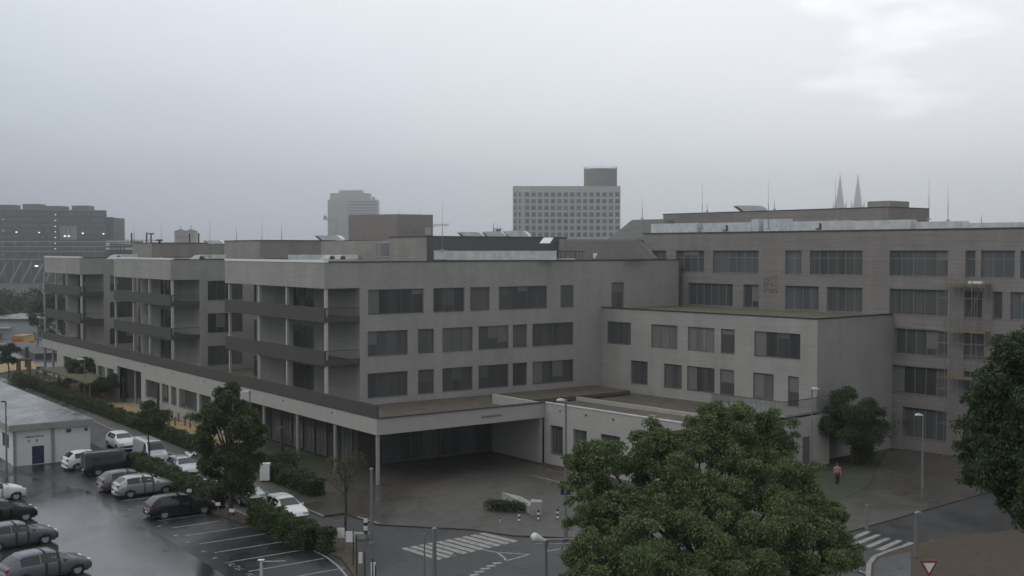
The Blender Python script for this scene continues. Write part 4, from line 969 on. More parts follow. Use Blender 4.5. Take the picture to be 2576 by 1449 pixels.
hedge('small separate hedge stub at the right end of the clipped hedges', 30.6, 31.4, 61.2, 62.3, 1.5, 1800)
hedge('long overgrown hedge along the far pavement below the pale podium', 36.8, 38.0, 88, 168, 1.15, 42000, 'leaf_h', .16)
hedge('hedge piece on the far side of the street, below the podium corner', 36.9, 38.1, 76, 84.5, 1.3, 7000, 'leaf_d', .15)
# wooded embankment behind the left building
mb = MB(); pts = []
Lb = []
for _ in range(230):
    x = random.uniform(-190, -95); y = random.uniform(255, 330); Lb.append((Vector((x, y, random.uniform(.5, 7) * (1 + .0 * y))), random.uniform(2, 4)))
v, f = leaf_mesh(crown_points(Lb, 26000), 1.0); mb.v = v; mb.f = f; o = mb.build('bushes', M['leaf_f']); o['kind'] = 'stuff'; o['label'] = 'wooded green embankment behind the left block'
for i, (x, y) in enumerate(((-120, 262), (-108, 270), (-135, 275))):
    tree('broadleaf_tree', ['rounded bush-like tree at the foot of the embankment, nearest the left block', 'second tree on the embankment, partly behind the left block', 'leftmost rounded tree on the embankment'][i], (x, y), 8, 4.5, 8, 3500, .8, 10, 'leaf_f', .2, z_crown=4.2)

# ================================================================ low buildings on the left
o = thing('garage_building', 'low white garage building with a wet flat roof and a dark blue door', 'building', AF.w(25, 110, 0))
g0, g1, gb, ge, gz = 22.4, 28.6, 101.7, 150, 3.5
s = lambda px, z=2: AF.hit2(px, gb, z)
hs = [(s(80), s(111), .03, 1.55)]
m = MB(); wall_shell(m, AF, 2, gb, g0, g1, 0, gz - .5, hs, rev=.15)
hl = [(103.5, 106.0, 1.2, 2.4)]
wall_shell(m, AF, 1, g0, gb, ge, 0, gz - .5, hl, rev=.12); m.box(AF, g0 + .18, g1 - .002, gb + .18, ge, 0, gz - .5); m.build('wall', M['white'], o)
m = MB(); m.box(AF, hs[0][0] + .01, hs[0][1] - .01, gb + .08, gb + .12, .03, 1.54); m.build('door', M['bluep'], o)
window(o, AF, 1, g0, *hl[0], rev=.06)
m = MB(); m.box(AF, g0 - .5, g1 + .12, gb - .45, ge, gz - .5, gz); m.build('roof_edge', M['conc'], o)
m = MB(); m.box(AF, g0 - .38, g1, gb - .33, ge - .1, gz - .05, gz + .02); m.build('roof', M['wetroof'], o)
for px in (36, 133): m = MB(); x = s(px); m.box(AF, x - .12, x + .12, gb - .14, gb - .01, 0, gz - .51); m.build('pilaster', M['conc'], o)
m = MB(); m.box(AF, s(165), s(226), gb - .03, gb - .003, .1, 2.75); m.build('garage_door', M['white'], o)
m = MB()  # faint two-line lettering on the wall
for i in range(11): x = s(64) + i * .135; m.box(AF, x, x + .085, gb - .02, gb - .002, 2.3, 2.44)
for x in (s(70), s(90)): m.box(AF, x, x + .16, gb - .02, gb - .002, 1.98, 2.1); m.box(AF, x + .06, x + .1, gb - .02, gb - .002, 1.85, 1.97)
m.build('wall_lettering', M['frame'], o)
m = MB(); m.box(AF, s(167), s(177), gb - .2, gb - .01, 2.5, 2.75); m.box(AF, s(213), s(219), gb - .2, gb - .01, 2.5, 2.75); m.build('wall_lamp', M['dark'], o)
# depot beyond, at left
o = thing('depot_building', 'pale blue-grey flat depot building beyond the paved yard at the left edge', 'building', (-100, 240, 0))
yd = 236; p0, p1 = at(-60, 815, yd), at(118, 795, yd)
m = MB(); m.prism([(p0.x, yd, 0), (at(108, 800, yd).x, yd, 0), (at(108, 800, yd).x + 2, yd + 22, 0), (p0.x, yd + 22, 0)], (0, 0, at(60, 806, yd).z)); m.build('wall', M['depot'], o)
m = MB(); zz = at(60, 806, yd).z; m.prism([(p0.x, yd - .4, zz), (at(110, 800, yd).x, yd - .4, zz), (at(110, 800, yd).x + 2, yd + 22, zz), (p0.x, yd + 22, zz)], (0, 0, .35)); m.build('roof', M['wetroof'], o)
for x0, y0, x1, y1 in ((67, 838, 74, 852), (82, 836, 90, 850), (98, 834, 104, 848), (-2, 838, 6, 850)):
    p, q = at(x0, y0, yd), at(x1, y1, yd); m = MB(); m.box(Fr((p.x, yd), (1, 0), (0, 1)), 0, q.x - p.x, -.08, .05, q.z, p.z); m.build('window', M['pane_far'], o)
p, q = at(-5, 823.5, yd), at(28, 825.5, yd); m = MB(); m.box(Fr((p.x, yd), (1, 0), (0, 1)), 0, q.x - p.x, -.9, 0, q.z, p.z); m.build('canopy', M['white'], o)
# yellow container
yc = 222; o = thing('yellow_container', 'yellow parcel container with red lettering standing in front of the depot', 'container', (at(45, 865, yc).x, yc, 0))
p, q = at(31, 849, yc), at(60, 866, yc); F = Fr((p.x, yc), (1, 0), (0, 1)); L = q.x - p.x; zt = p.z
m = MB(); m.box(F, 0, L, 0, 5, .15, zt); m.build('body', M['yellow'], o)
m = MB(); m.box(F, -.03, L + .03, -.03, 5.03, zt, zt + .35); m.build('roof', M['sand'], o)
m = MB(); lz = zt - .85; u = .16
def lt(x, segs):
    for a_, b_, c_, d_ in segs: m.box(F, x + a_, x + b_, -.05, -.002, lz + c_, lz + d_)
lt(.12, [(0, u, 0, .62), (u, .45, 0, .13), (u, .45, .49, .62), (.42, .56, .1, .52)])
lt(.78, [(0, u, 0, .62), (u, .4, .25, .38), (.4, .56, 0, .62)])
lt(1.44, [(0, u, 0, .62), (u, .5, 0, .13)])
m.build('lettering', M['redp'], o)
for x in (.2, L - .4): m = MB(); m.box(F, x, x + .2, .3, 4.7, 0, .15); m.build('skid', M['dark'], o)
# raised planting beds / retaining walls near the plaza at left
o = thing('planter', 'low dark retaining wall of the sloped bed beyond the playground', 'wall', (*gnd(60, 890), 0))
m = MB(); a_, b_ = Vector((*gnd(18, 875), 0)), Vector((*gnd(88, 905), 0)); d = (b_ - a_); nn = Vector((-d.y, d.x, 0)).normalized() * .6
m.prism([a_, b_, b_ + nn * 6, a_ + nn * 6], (0, 0, 1.0)); m.build('coping_stone', M['band'], o)
o = thing('planter', 'long low planter wall behind the round columns of the podium', 'wall', (*gnd(140, 895), 0))
m = MB(); a_, b_ = Vector((*gnd(102, 893), 0)), Vector((*gnd(175, 893), 0)); m.prism([a_, b_, b_ + Vector((0, 5, 0)), a_ + Vector((0, 5, 0))], (0, 0, 1.0)); m.build('coping_stone', M['band'], o)
m = MB(); m.prism([a_ + Vector((.3, .3, .9)), b_ + Vector((-.3, .3, .9)), b_ + Vector((-.3, 4.7, .9)), a_ + Vector((.3, 4.7, .9))], (0, 0, .15)); m.build('planting', M['green_roof'], o)
o = thing('sand_pit', 'sandy play bed with a kerb at the left edge of the yard', 'sand pit', (*gnd(45, 915), 0))
m = MB(); m.prism([(*gnd(x, y), .02) for x, y in ((-20, 925), (20, 912), (62, 908), (96, 920), (96, 930), (30, 934), (-20, 945))], (0, 0, .1)); m.build('sand', M['sand'], o)
# climbing frame / goal
o = thing('play_portal', 'dark square timber play portal on the sand at the left', 'play equipment', (*gnd(60, 940), 0))
pz = gnd(47, 946); pz2 = gnd(73, 946); h = at(60, 908, pz[1]).z
for q in (pz, pz2): m = MB(); m.box(Fr(q, (1, 0), (0, 1)), -.25, .25, -.2, .2, 0, h); m.build('post', M['timber'], o)
m = MB(); m.box(Fr(pz, (1, 0), (0, 1)), -.35, pz2[0] - pz[0] + .35, -.25, .25, h, h + .35); m.build('lintel', M['timber'], o)
for i, (x0, x1, y) in enumerate(((88, 112, 941), (110, 137, 944))):
    o = thing('bench', ['dark wooden bench group left, beside the play portal', 'dark wooden bench right of the first bench by the column'][i], 'bench', (*gnd((x0 + x1) / 2, y), 0), group='dark benches by the playground')
    q0, q1 = gnd(x0, y), gnd(x1, y); F = Fr(q0, (1, 0), (0, 1)); L = q1[0] - q0[0]
    m = MB(); m.box(F, 0, L, 0, .5, .42, .5); m.build('seat', M['dark'], o)
    m = MB(); m.box(F, 0, L, .5, .56, .6, 1.05); m.build('backrest', M['dark'], o)
    for x in (.1, L - .2): m = MB(); m.box(F, x, x + .1, .05, .5, 0, .42); m.build('leg', M['dark'], o)
# pergola
o = thing('pergola', 'low timber pergola with a planted mat roof in the garden strip', 'pergola', AF.w(40.3, 146, 0))
b0_, b1_ = 138, 160
for b in (138.3, 145, 152, 159.6):
    for a in (38.9, 41.9): m = MB(); m.box(AF, a - .08, a + .08, b - .08, b + .08, 0, 2.3); m.build('post', M['timber'], o)
m = MB(); m.box(AF, 38.6, 42.2, b0_, b1_, 2.3, 2.5); m.build('roof_mat', M['green_roof'], o)
# short wooden posts in the sand
for i, (x, y) in enumerate(((425, 1067), (433, 1055), (440, 1072), (449, 1062), (465, 1071), (478, 1077))):
    q = gnd(x, y); m = MB(); m.tube((q[0], q[1], 0), (q[0] + .02, q[1], .95), .09, .08, 8)
    ob = m.build('wooden_post', M['timber']); tag(ob, 'short wooden post standing in the sand below the podium windows', 'post', 'short wooden posts in the sand')

# ================================================================ street lamps, poles, signs
def lamp(name, label, px, py, ytop, hx=18, style='flat', r=.075, head='lampw', base=None, side=1):
    x, y = base or gnd(px, py); zt = at(px, ytop, y).z
    o = thing(name, label, 'street lamp', (x, y, 0)); dx_ = hx * y / 2900
    m = MB(); m.tube((x, y, 0), (x, y, 1.1), r * 1.5, r * 1.4, 10); m.tube((x, y, 1.1), (x, y, zt - .05), r * 1.15, r * .75, 10); m.build('pole', M['pole'], o)
    m = MB()
    if style == 'flat':
        n = 10; pts = []
        for i in range(n + 1): t = i / n; pts.append((x - .12 * dx_ + side * dx_ * t * 1.05, zt - .02 + .10 * math.sin(math.pi * min(1, t * 1.0)) ** .6))
        low = [(x - .12 * dx_ + side * dx_ * 1.05, zt - .06), (x - .12 * dx_, zt - .06)]
        m.prism([(a_, y - .14, z) for a_, z in pts] + [(a_, y - .14, z) for a_, z in low], (0, .28, 0))
    else:
        L = dx_
        for i in range(10):
            t0, t1 = i / 10, (i + 1) / 10
            rr = lambda t: (.05 + .15 * min(1, t * 1.5)) * (1 - max(0, (t - .78) / .235) ** 2) ** .5
            m.tube((x + side * L * t0, y, zt - .04 + .22 * t0), (x + side * L * t1, y, zt - .04 + .22 * t1), rr(t0), rr(t1), 14, cap=(i in (0, 9)))
    m.build('lamp_head', M[head], o, smooth=(style != 'flat'))
    m = MB(); m.tube((x, y, zt - .25), (x, y, zt + .02), r * 1.1, r * 1.1, 8); m.build('collar', M['pole'], o)
    return o
lamp('street_lamp', 'street lamp in front of the annex, with small blue signs on its pole', 1423, 1357, 1006, 20, side=-1, r=.09)
lamp('street_lamp', 'street lamp with a rounded white head at the bottom centre of the picture', 1375, 1500, 1359, 38, 'round', side=-1, base=(1.45, 49), r=.08)
lamp('street_lamp', 'street lamp beside the pale podium fascia, left of centre', 630, 1200, 984, 18, side=-1, r=.07)
lamp('street_lamp', 'street lamp overlapping the right side of the mid-sized tree', 619, 1262, 1082, 18, side=-1, r=.07)
lamp('street_lamp', 'street lamp at the annex corner, left of the dark tree', 2041, 1192, 977, 19, side=1, r=.075)
lamp('street_lamp', 'street lamp over the podium windows at the left', 214, 1010, 903, 17, side=-1, r=.06)
lamp('street_lamp', 'street lamp at the far left in front of the garage building', 17, 1200, 1010, 9, side=-1, head='dark', r=.07)
lamp('street_lamp', 'street lamp in the dark right corner, beside the right zebra crossing', 2303, 1406, 1290, 18, side=1, r=.08, head='pole')
lamp('street_lamp', 'faint street lamp at the right, near the brown patch below the brown wing', 2320, 1230, 1043, 17, side=-1, r=.07)
def arm_lamp():
    x, y = gnd(658, 1505); zt = at(658, 1410, y).z; k = y / 2900
    o = thing('street_lamp', 'pale post with a long thin side arm at the bottom of the car park', 'street lamp', (x, y, 0))
    m = MB(); m.tube((x, y, 0), (x, y, zt), .09, .075, 10); m.build('pole', M['post'], o)
    m = MB(); m.tube((x, y, zt - .06), (x + 60 * k, y + .2, zt - .08), .03, .02, 8); m.build('arm', M['post'], o)
    m = MB(); m.box(Fr((x, y), (1, 0), (0, 1)), -.17, .15, -.1, .1, zt, zt + .05); m.build('cap', M['lampw'], o)
arm_lamp()
def pole(name, label, cat, px, py, ytop, r=.05, mt='pole', base=None):
    x, y = base or gnd(px, py); zt = at(px, ytop, y).z
    o = thing(name, label, cat, (x, y, 0)); m = MB(); m.tube((x, y, 0), (x, y, zt), r * 1.3, r, 8); m.build('post', M[mt], o)
    m = MB(); m.tube((x, y, zt), (x, y, zt + .06), r * 1.6, r * 1.1, 8); m.build('cap', M[mt], o); m = MB(); m.tube((x, y, 0), (x, y, .12), r * 2.4, r * 2, 8); m.build('foot', M[mt], o); return o
pole('pole', 'tall dark pole left of the zebra crossing', 'pole', 935, 1368, 1180, .08)
pole('pole', 'thick dark pole standing in front of the left end of the zebra crossing', 'pole', 1093, 1470, 1330, .1)
pole('pole', 'thin dark pole just left of the thick one by the zebra crossing', 'pole', 1068, 1465, 1345, .04)
pole('pole', 'dark pole in front of the podium windows with a sign box', 'pole', 398, 1045, 965, .12, 'dark')
pole('pole', 'dark pole in front of the podium portal', 'pole', 311, 1012, 950, .12, 'dark')
pole('pole', 'dark pole in front of the far plaza, left of the podium columns', 'pole', 68, 925, 873, .28, 'dark')
pole('pole', 'dark pole below the podium corner behind the dark shrubs', 'pole', 709, 1165, 1075, .14, 'dark')
pole('pole', 'dark pole at the right end of the podium windows', 'pole', 501, 1060, 1000, .13, 'dark')
# blue signs on the annex lamp
o = thing('street_sign', 'small dark blue sign pair clamped on the annex street lamp pole', 'sign', (3.3, 71.2, 5)); 
for dx_ in (-.32, .06): p = at(1423, 1240, 71.2); m = MB(); m.box(Fr((p.x, 71.15), (1, 0), (0, 1)), dx_, dx_ + .26, -.03, .0, p.z - .1, p.z + .42); m.build('sign_plate', M['blue'], o)
m = MB(); p = at(1423, 1240, 71.2); m.tube((p.x, 71.2, p.z), (p.x, 71.2, p.z + .3), .11, n=10); m.build('clamp', M['pole'], o)
# fence of dark posts with white sign boards at the car park corner
posts = [(893, 1418, 1340), (878, 1392, 1346), (898, 1455, 1356), (914, 1470, 1395), (926, 1500, 1405), (919, 1490, 1390)]
for i, (x, y, yt) in enumerate(((889, 1425, 1338), (897, 1450, 1350), (918, 1480, 1388), (938, 1500, 1408), (945, 1510, 1425))):
    pole('fence_post', ['leftmost dark fence post at the car park corner, highest in the picture', 'second dark fence post beside the bigger white board', 'third dark fence post at the bottom edge', 'fourth dark fence post at the bottom edge', 'last short fence post tip at the bottom edge, furthest right'][i], 'post', x, y, yt, .035, 'dark')
for i, (x, y, yt, w_, h_) in enumerate(((881, 1400, 1337, .5, .62), (858, 1385, 1328, .42, .6), (907, 1460, 1390, .2, .6), (939, 1490, 1415, .25, .75), (668, 1215, 1165, .75, 1.3))):
    q = gnd(x, y); zt = at(x, yt, q[1]).z
    o = thing('notice_board' if i < 4 else 'utility_box', ['white notice board beside the second fence post', 'paler white notice board left of the fence posts', 'narrow white board seen edge-on between the fence posts', 'narrow white board on the last fence posts', 'white utility box on a stand between the shrubs on the far pavement'][i], 'notice board' if i < 4 else 'utility box', (*q, 0))
    m = MB(); F = Fr(q, (1, 0), (0, 1)); m.box(F, -w_ / 2, w_ / 2, -.03 if i < 4 else -.3, .03 if i < 4 else .3, zt - h_, zt); m.build('board' if i < 4 else 'cabinet', M['white'], o)
    m = MB()
    for dx_ in ((-w_ / 2 + .04, w_ / 2 - .08) if w_ > .3 else (0,)): m.box(F, dx_, dx_ + .04, -.02, .02, 0, zt - h_)
    m.build('leg', M['pole'], o)
# small white stakes along the hedge
for i, (x, y) in enumerate(((653, 1322 - 8), (837, 1322), (770, 1300 - 2), (519 + 38, 1300))):
    pass
for i, (x, y, lab) in enumerate(((437, 1268, 'small white stake sign in front of the left clipped hedge, nearest the dark car'), (556, 1297, 'small white stake sign under the mid-sized tree'), (605, 1312, 'small white stake sign at the left end of the right hedge'))):
    q = AF.inv(gnd(x, y)); b = AF.w(29.35, q[1], 0)
    o = thing('stake_sign', lab, 'sign', b); F = Fr(b[:2], (1, 0), (0, 1))
    m = MB(); m.box(F, -.02, .02, -.02, .02, .1, .75); m.build('stake', M['pole'], o); m = MB(); m.box(F, -.17, .17, -.05, -.02, .72, .95); m.build('plate', M['white'], o)
# bollards, black and white, on the plaza edge
for i, (x, y) in enumerate(((1350, 1429 - 87), (1422 - 0, 1311), (1494 - 0, 1308))): pass
for (x, y, yt, lab) in ((1421 - 73, 1311 + 1 + 8, 1288, 0), (1493 - 0, 0, 0, 0)): pass
bl = [(1349, 1319, 1389 - 103, 'faint black and white bollard, leftmost of the row on the plaza'), (1421 - 0, 1310, 1283, ''), ]
for x, y, yt, lab in ((1421.5 - 0, 0, 0, ''),): pass
for i, (x, yb, yt) in enumerate(((1306, 1316, 1287), (1354.5, 1312, 1283), (1403, 1309, 1280), (1453, 1309, 1281), (1258, 1318, 1303))):
    q = gnd(x, yb); h = at(x, yt, q[1]).z
    o = thing('bollard', ['black and white striped bollard next to the planter end', 'black and white striped bollard second left of the lamp pole', 'black and white striped bollard immediately left of the annex lamp pole', 'black and white striped bollard against the edge of the foreground tree', 'faintest striped bollard, leftmost on the plaza'][i], 'bollard', (*q, 0), group='striped bollards on the plaza edge')
    for k in range(5):
        m = MB(); m.tube((q[0], q[1], h * k / 5), (q[0], q[1], h * (k + 1) / 5 - .003), 0.08, n=10); m.build('band', M['dark' if k % 2 == 0 else 'white'], o)
# low planter / ramp wall on the plaza
o = thing('planter_wall', 'low sloping concrete planter with dark shrubs on the plaza, left of the bollards', 'planter', (*gnd(1330, 1290), 0))
a_ = [(*gnd(x, y), .1) for x, y in ((1262, 1258), (1332, 1296), (1358, 1296), (1310, 1270))]
m = MB(); m.prism(a_, (0, 0, .5)); m.build('wall', M['conc'], o)
m = MB(); m.prism([(*gnd(x, y), .1) for x, y in ((1335, 1300), (1363, 1300), (1363, 1294), (1335, 1292))], (0, 0, .9)); m.build('end_block', M['conc'], o)
L = [(Vector((*gnd(1235 + i * 12, 1285 + i * .8), .4)), .55) for i in range(7)]; v, f = leaf_mesh(crown_points(L, 2500), .12); mb = MB(); mb.v = v; mb.f = f; mb.build('foliage', M['leaf_d'], o)
# marker with blue-white bands and bench near the trees
o = thing('hydrant_marker', 'blue and white banded marker post left of the tall dark pole', 'marker post', (*gnd(920, 1356), 0)); q = gnd(920, 1356)
for k, mm in enumerate(('dark', 'white', 'blue', 'white', 'dark')): m = MB(); z0 = (0, .55, .85, 1.05, 1.35)[k]; z1 = (.55, .85, 1.05, 1.35, 1.45)[k]; m.tube((q[0], q[1], z0), (q[0], q[1], z1 - .003), .12, n=10); m.build('band', M[mm], o)
o = thing('boulder', 'low grey stone block beside the banded marker', 'stone block', (*gnd(900, 1356), 0)); q = gnd(900, 1356)
m = MB(); m.prism([(q[0] - .8, q[1], 0), (q[0] + .5, q[1] - .2, 0), (q[0] + .8, q[1] + .3, 0), (q[0] - .6, q[1] + .5, 0)], (0, 0, .35)); m.build('stone', M['kerb'], o)
# scaffold on the brown wing
o = thing('scaffold', 'scaffold tower with yellow platforms against the brown wing at the right', 'scaffold', CF.w(-6, 10.4, 0))
s0_, s1_ = CF.hit2(2480, 10.4, 14), CF.hit2(2380, 10.4, 14)
for i in range(4):
    for e in (10.3, 11.2):
        s_ = s0_ + (s1_ - s0_) * i / 3; m = MB(); m.tube(CF.w(s_, e, 0), CF.w(s_, e, 16.0), .03, n=6); m.build('standard', M['pole'], o)
for z in (4, 6.0, 8, 10.0, 12.0, 14.9):
    m = MB()
    for e in (10.3, 11.2): m.tube(CF.w(s0_, e, z), CF.w(s1_ + .8, e, z), .025, n=6); m.tube(CF.w(s0_, e, z - 1), CF.w(s1_ + .8, e, z - 1), .02, n=6)
    m.build('ledger', M['pole'], o)
for z in (7.0, 11.0, 15.0):
    m = MB(); m.box(CF, s0_, s1_, 10.3, 11.2, z, z + .14); m.build('platform', M['plank'], o)
for s_, z in ((s1_ - .5, 12.2), (s0_ + 1.6, 12.2), (s1_ - .5, 8)): m = MB(); m.tube(CF.w(s_, 10.25, z), CF.w(s_ - 1.3, 10.25, z + 2.6), .022, n=6); m.build('brace', M['pole'], o)
o2 = thing('sack', 'white sacks lying on the top platform of the scaffold', 'sacks', CF.w(s0_ + .9, 10.7, 15.18)); m = MB(); m.box(CF, s0_ + .4, s0_ + 1.6, 10.4, 10.9, 15.19, 15.4); m.build('sacking', M['white'], o2)
# yield sign
def yield_sign():
    x, y = gnd(2345, 1500); y = 52; x = (2345 - 1288) / FPX * y; p = at(2345, 1424, y)
    o = thing('yield_sign', 'triangular red-edged give way sign standing in the brown verge, lower right', 'road sign', (x, y, 0))
    m = MB(); m.tube((x, y, 0), (x, y, p.z + .3), .035, n=8); m.build('post', M['pole'], o)
    def tri(s, yy): return [(x - s, yy, p.z + s * .577 + .0), (x + s, yy, p.z + s * .577), (x, yy, p.z - s * 1.155)]
    m = MB(); m.prism(tri(.42, y - .05), (0, .02, 0)); m.build('red_border', M['red_shaded'], o)
    m = MB(); m.prism(tri(.27, y - .06), (0, .006, 0)); m.build('white_face', M['white'], o)
yield_sign()
pole('pole', 'thin pale post at the left end of the right zebra crossing', 'pole', 2180, 1330, 1272, .06)
# folded parasol-like white planters by the street (white low objects at the tree)
for i, (x, y) in enumerate(((490, 1152), (543, 1224))):
    q = gnd(x, y); o = thing('white_tarp', ['crumpled white sheet lying left of the mid-sized tree on the far pavement', 'white car-bonnet-like crumpled sheet behind the left clipped hedge'][i], 'sheet', (*q, 0))
    m = MB(); n_ = 8; 
    for ii in range(n_):
        for jj in range(4):
            g_ = lambda a, b: (q[0] + (a / n_ - .5) * 1.9, q[1] + (b / 4 - .5) * 1.2, .35 + .18 * math.sin(a * 1.9 + i) + .12 * math.cos(b * 2.3 + a))
            m.quad(g_(ii, jj), g_(ii + 1, jj), g_(ii + 1, jj + 1), g_(ii, jj + 1))
    m.build('sheet', M['white'], o); m = MB(); m.box(Fr(q, (1, 0), (0, 1)), -.8, .8, -.5, .5, .0, .22); m.build('load', M['conc'], o)

# ================================================================ cars
def interp(tab, x):
    if x <= tab[0][0]: return tab[0][1]
    for (x0, y0), (x1, y1) in zip(tab, tab[1:]):
        if x <= x1:
            t = (x - x0) / (x1 - x0); return y0 + (y1 - y0) * t
    return tab[-1][1]
def make_car(label, a, b, heading, paint, van=False, L=4.3, W=1.8, H=1.5):
    """heading: angle in the AF frame, 0 = nose towards +axis1. Body lofted from cross-sections along its length."""
    x, y, _ = AF.w(a, b); rz = math.atan2(.586, .810) + heading
    o = thing('parked_van' if van else 'parked_car', label, 'van' if van else 'car', (x, y, 0), rz, 'vehicles parked around the car park and street')
    hx, hy = math.cos(rz), math.sin(rz); F = Fr((x, y), (hx, hy), (-hy, hx))
    if van:
        top = [(-.5, .60), (-.497, H * .9), (-.485, H - .03), (-.44, H), (.12, H), (.19, H - .05), (.25, H - .25), (.33, 1.12), (.36, 1.05), (.46, .92), (.49, .74), (.5, .55)]
        belt = [(-.5, .5), (-.49, 1.0), (.30, 1.0), (.36, .96), (.46, .84), (.5, .5)]; g0, g1 = -.49, .33; tum = .14
        wsh = (.200, .318); rwn = None; sides = ((.13, .25),)
    else:
        top = [(-.5, .58), (-.495, .86), (-.480, 1.0), (-.455, 1.08), (-.40, 1.28), (-.36, 1.40), (-.30, H - .035), (-.2, H), (-.05, H), (.04, H - .03), (.10, H - .10), (.235, 1.06), (.26, 1.0), (.32, .965), (.42, .87), (.465, .78), (.49, .66), (.5, .52)]
        belt = [(-.5, .5), (-.485, .86), (-.42, .96), (-.2, .95), (.2, .92), (.28, .93), (.42, .83), (.47, .74), (.5, .46)]; g0, g1 = -.455, .245; tum = .30
        wsh = (.105, .228); rwn = (-.45, -.345); sides = ((-.335, -.115), (-.10, .12))
    hw = lambda t: W / 2 * (1 - .0 if abs(t) < .36 else 1 - .9 * (abs(t) - .36) ** 1.0 * (.9 if abs(t) < .47 else 1.15))
    def sec(t):     # half cross-section as (y, z) from sill to centre line
        w_ = hw(t); tp = interp(top, t); bl = min(interp(belt, t), tp - .012); cab = g0 < t < g1 and tp - bl > .08
        k = min(1, (tp - bl) / .5) if cab else 0; wr = w_ * .93 - tum * .75 * k
        return [(w_ * .90, .24), (w_ * .975, .34), (w_, .55), (w_ * .995, bl - .12), (w_ * .955, bl), (w_ * .94 - (w_ * .94 - wr) * .5, bl + (tp - bl) * .48), (wr, bl + (tp - bl) * .86), (wr * .86, tp - .018), (wr * .45, tp), (0, tp + .008)]
    xs = sorted(set([t for t, _ in top] + [i / 40 - .5 for i in range(41)])); m = MB(); nn_ = 19
    for t in xs:
        s_ = sec(t); full = [(-p, z) for p, z in s_[:-1]] + [s_[-1]] + [(p, z) for p, z in s_[:-1]][::-1]
        m.v += [F.w(t * L, p, z) for p, z in full]
    for i in range(len(xs) - 1):
        for j in range(nn_ - 1): q = i * nn_ + j; m.f.append((q, q + 1, q + nn_ + 1, q + nn_))
    m.f.append(tuple(range(nn_))); q = (len(xs) - 1) * nn_; m.f.append(tuple(range(q + nn_ - 1, q - 1, -1)))
    m.build('body', M[paint], o, smooth=True)
    m = MB(); m.box(F, -L * .46, L * .46, -W * .43, W * .43, .17, .30); m.build('underbody', M['dark'], o)
    def at_sec(t, u):     # point on the greenhouse between belt (0) and roof edge (1)
        s_ = sec(t); (y0, z0), (y1, z1) = s_[4], s_[6]; return y0 + (y1 - y0) * u + .008, z0 + (z1 - z0) * u
    for sd_ in (-1, 1):
        for t0, t1 in sides:
            m = MB(); n = 6
            for i in range(n):
                ta, tb = t0 + (t1 - t0) * i / n, t0 + (t1 - t0) * (i + 1) / n; P = []
                for t, u in ((ta, .10), (tb, .10), (tb, .95), (ta, .95)): yy, zz = at_sec(t, u); P.append(F.w(t * L, sd_ * yy, zz))
                m.quad(*P)
            m.build('side_window', M['glassc'], o, smooth=True)
        c = F.w(L * .17, sd_ * (W / 2 + .09), 1.0); m = MB(); m.box(F, L * .165, L * .19, min(sd_ * (W / 2 - .06), sd_ * (W / 2 + .13)), max(sd_ * (W / 2 - .06), sd_ * (W / 2 + .13)), .96, 1.08); m.build('wing_mirror', M[paint], o)
    def screen(name, t0, t1):
        m = MB(); n = 5; cols_ = 6
        for i in range(n):
            ta, tb = t0 + (t1 - t0) * i / n, t0 + (t1 - t0) * (i + 1) / n
            for j in range(cols_):
                P = []
                for t, v in ((ta, j), (tb, j), (tb, j + 1), (ta, j + 1)):
                    f_ = (v / cols_ * 2 - 1); s_ = sec(t); wr = s_[7][0] * 1.02; tp = interp(top, t); P.append(F.w(t * L + (.008 if t0 > 0 else -.008), f_ * wr, tp - .018 * f_ * f_ + .014))
                m.quad(*P)
        m.build(name, M['glassc'], o, smooth=True)
    screen('windscreen', *wsh)
    if rwn: screen('rear_window', *rwn)
    for sx in (-L * .295, L * .315):
        for sd_ in (-1, 1):
            c0 = Vector(F.w(sx, sd_ * (W / 2 - .25), .33)); c1 = Vector(F.w(sx, sd_ * (W / 2 + .004), .34)); c2 = Vector(F.w(sx, sd_ * (W / 2 + .014), .32)); d_ = (c1 - c0).normalized()
            m = MB(); m.tube(c0, c1, .385, n=22); m.build('wheel_arch', M['blackp'], o)
            m = MB(); m.tube(c0, c2, .32, n=22); wh = m.build('wheel', M['tyre'], o)
            m = MB(); m.tube(c2, c2 + d_ * .008, .215, n=14); m.build('rim', M['silver'], wh)
    for sd_ in (-1, 1):
        m = MB(); y0 = hw(.47) * .74 * sd_; m.box(F, L * .462, L * .492, y0 - .2, y0 + .2, .64, .76); m.build('headlight', M['lens'], o)
        m = MB(); y0 = hw(-.48) * .8 * sd_; m.box(F, -L * .497, -L * .47, y0 - .13, y0 + .13, .80, .98); m.build('taillight', M['red'], o)
    m = MB(); m.box(F, -L / 2 - .012, -L / 2 + .03, -.26, .26, .44, .54); m.build('number_plate', M['white'], o)
    m = MB(); m.box(F, L / 2 - .04, L / 2 + .012, -.42, .42, .32, .48); m.build('grille', M['dark'], o)
    return o
def pab(px, py): return AF.inv(gnd(px, py))
H90 = math.pi / 2
make_car('silver grey car in the bay left of the dark car, by the clipped hedge', 27.6, 84.6, 0, 'silver')
make_car('dark grey car half hidden behind the silver grey one in the bays', 27.3, 87.2, 0, 'greyp')
make_car('black car parked nose to the left clipped hedge', 27.4, 76.6, 0, 'blackp', H=1.5, L=4.5)
make_car('large grey car in the lower left corner of the car park', *pab(112, 1452), .15, 'greyp', L=4.7, H=1.6)
make_car('dark grey estate car above the large grey car at the left edge', *pab(40, 1372), .1, 'greyp', L=4.6)
make_car('dark car at the left edge with a pale bonnet line', *pab(2, 1312), .05, 'blackp')
make_car('white car barely showing at the left edge', *pab(-18, 1260), .05, 'white')
make_car('white car parked on the street behind the right clipped hedge', 32.7, 71.3, -H90, 'white', H=1.55)
make_car('silver car in front of the white one, behind the mid-sized tree gap', 32.7, 78.2, -H90, 'silver')
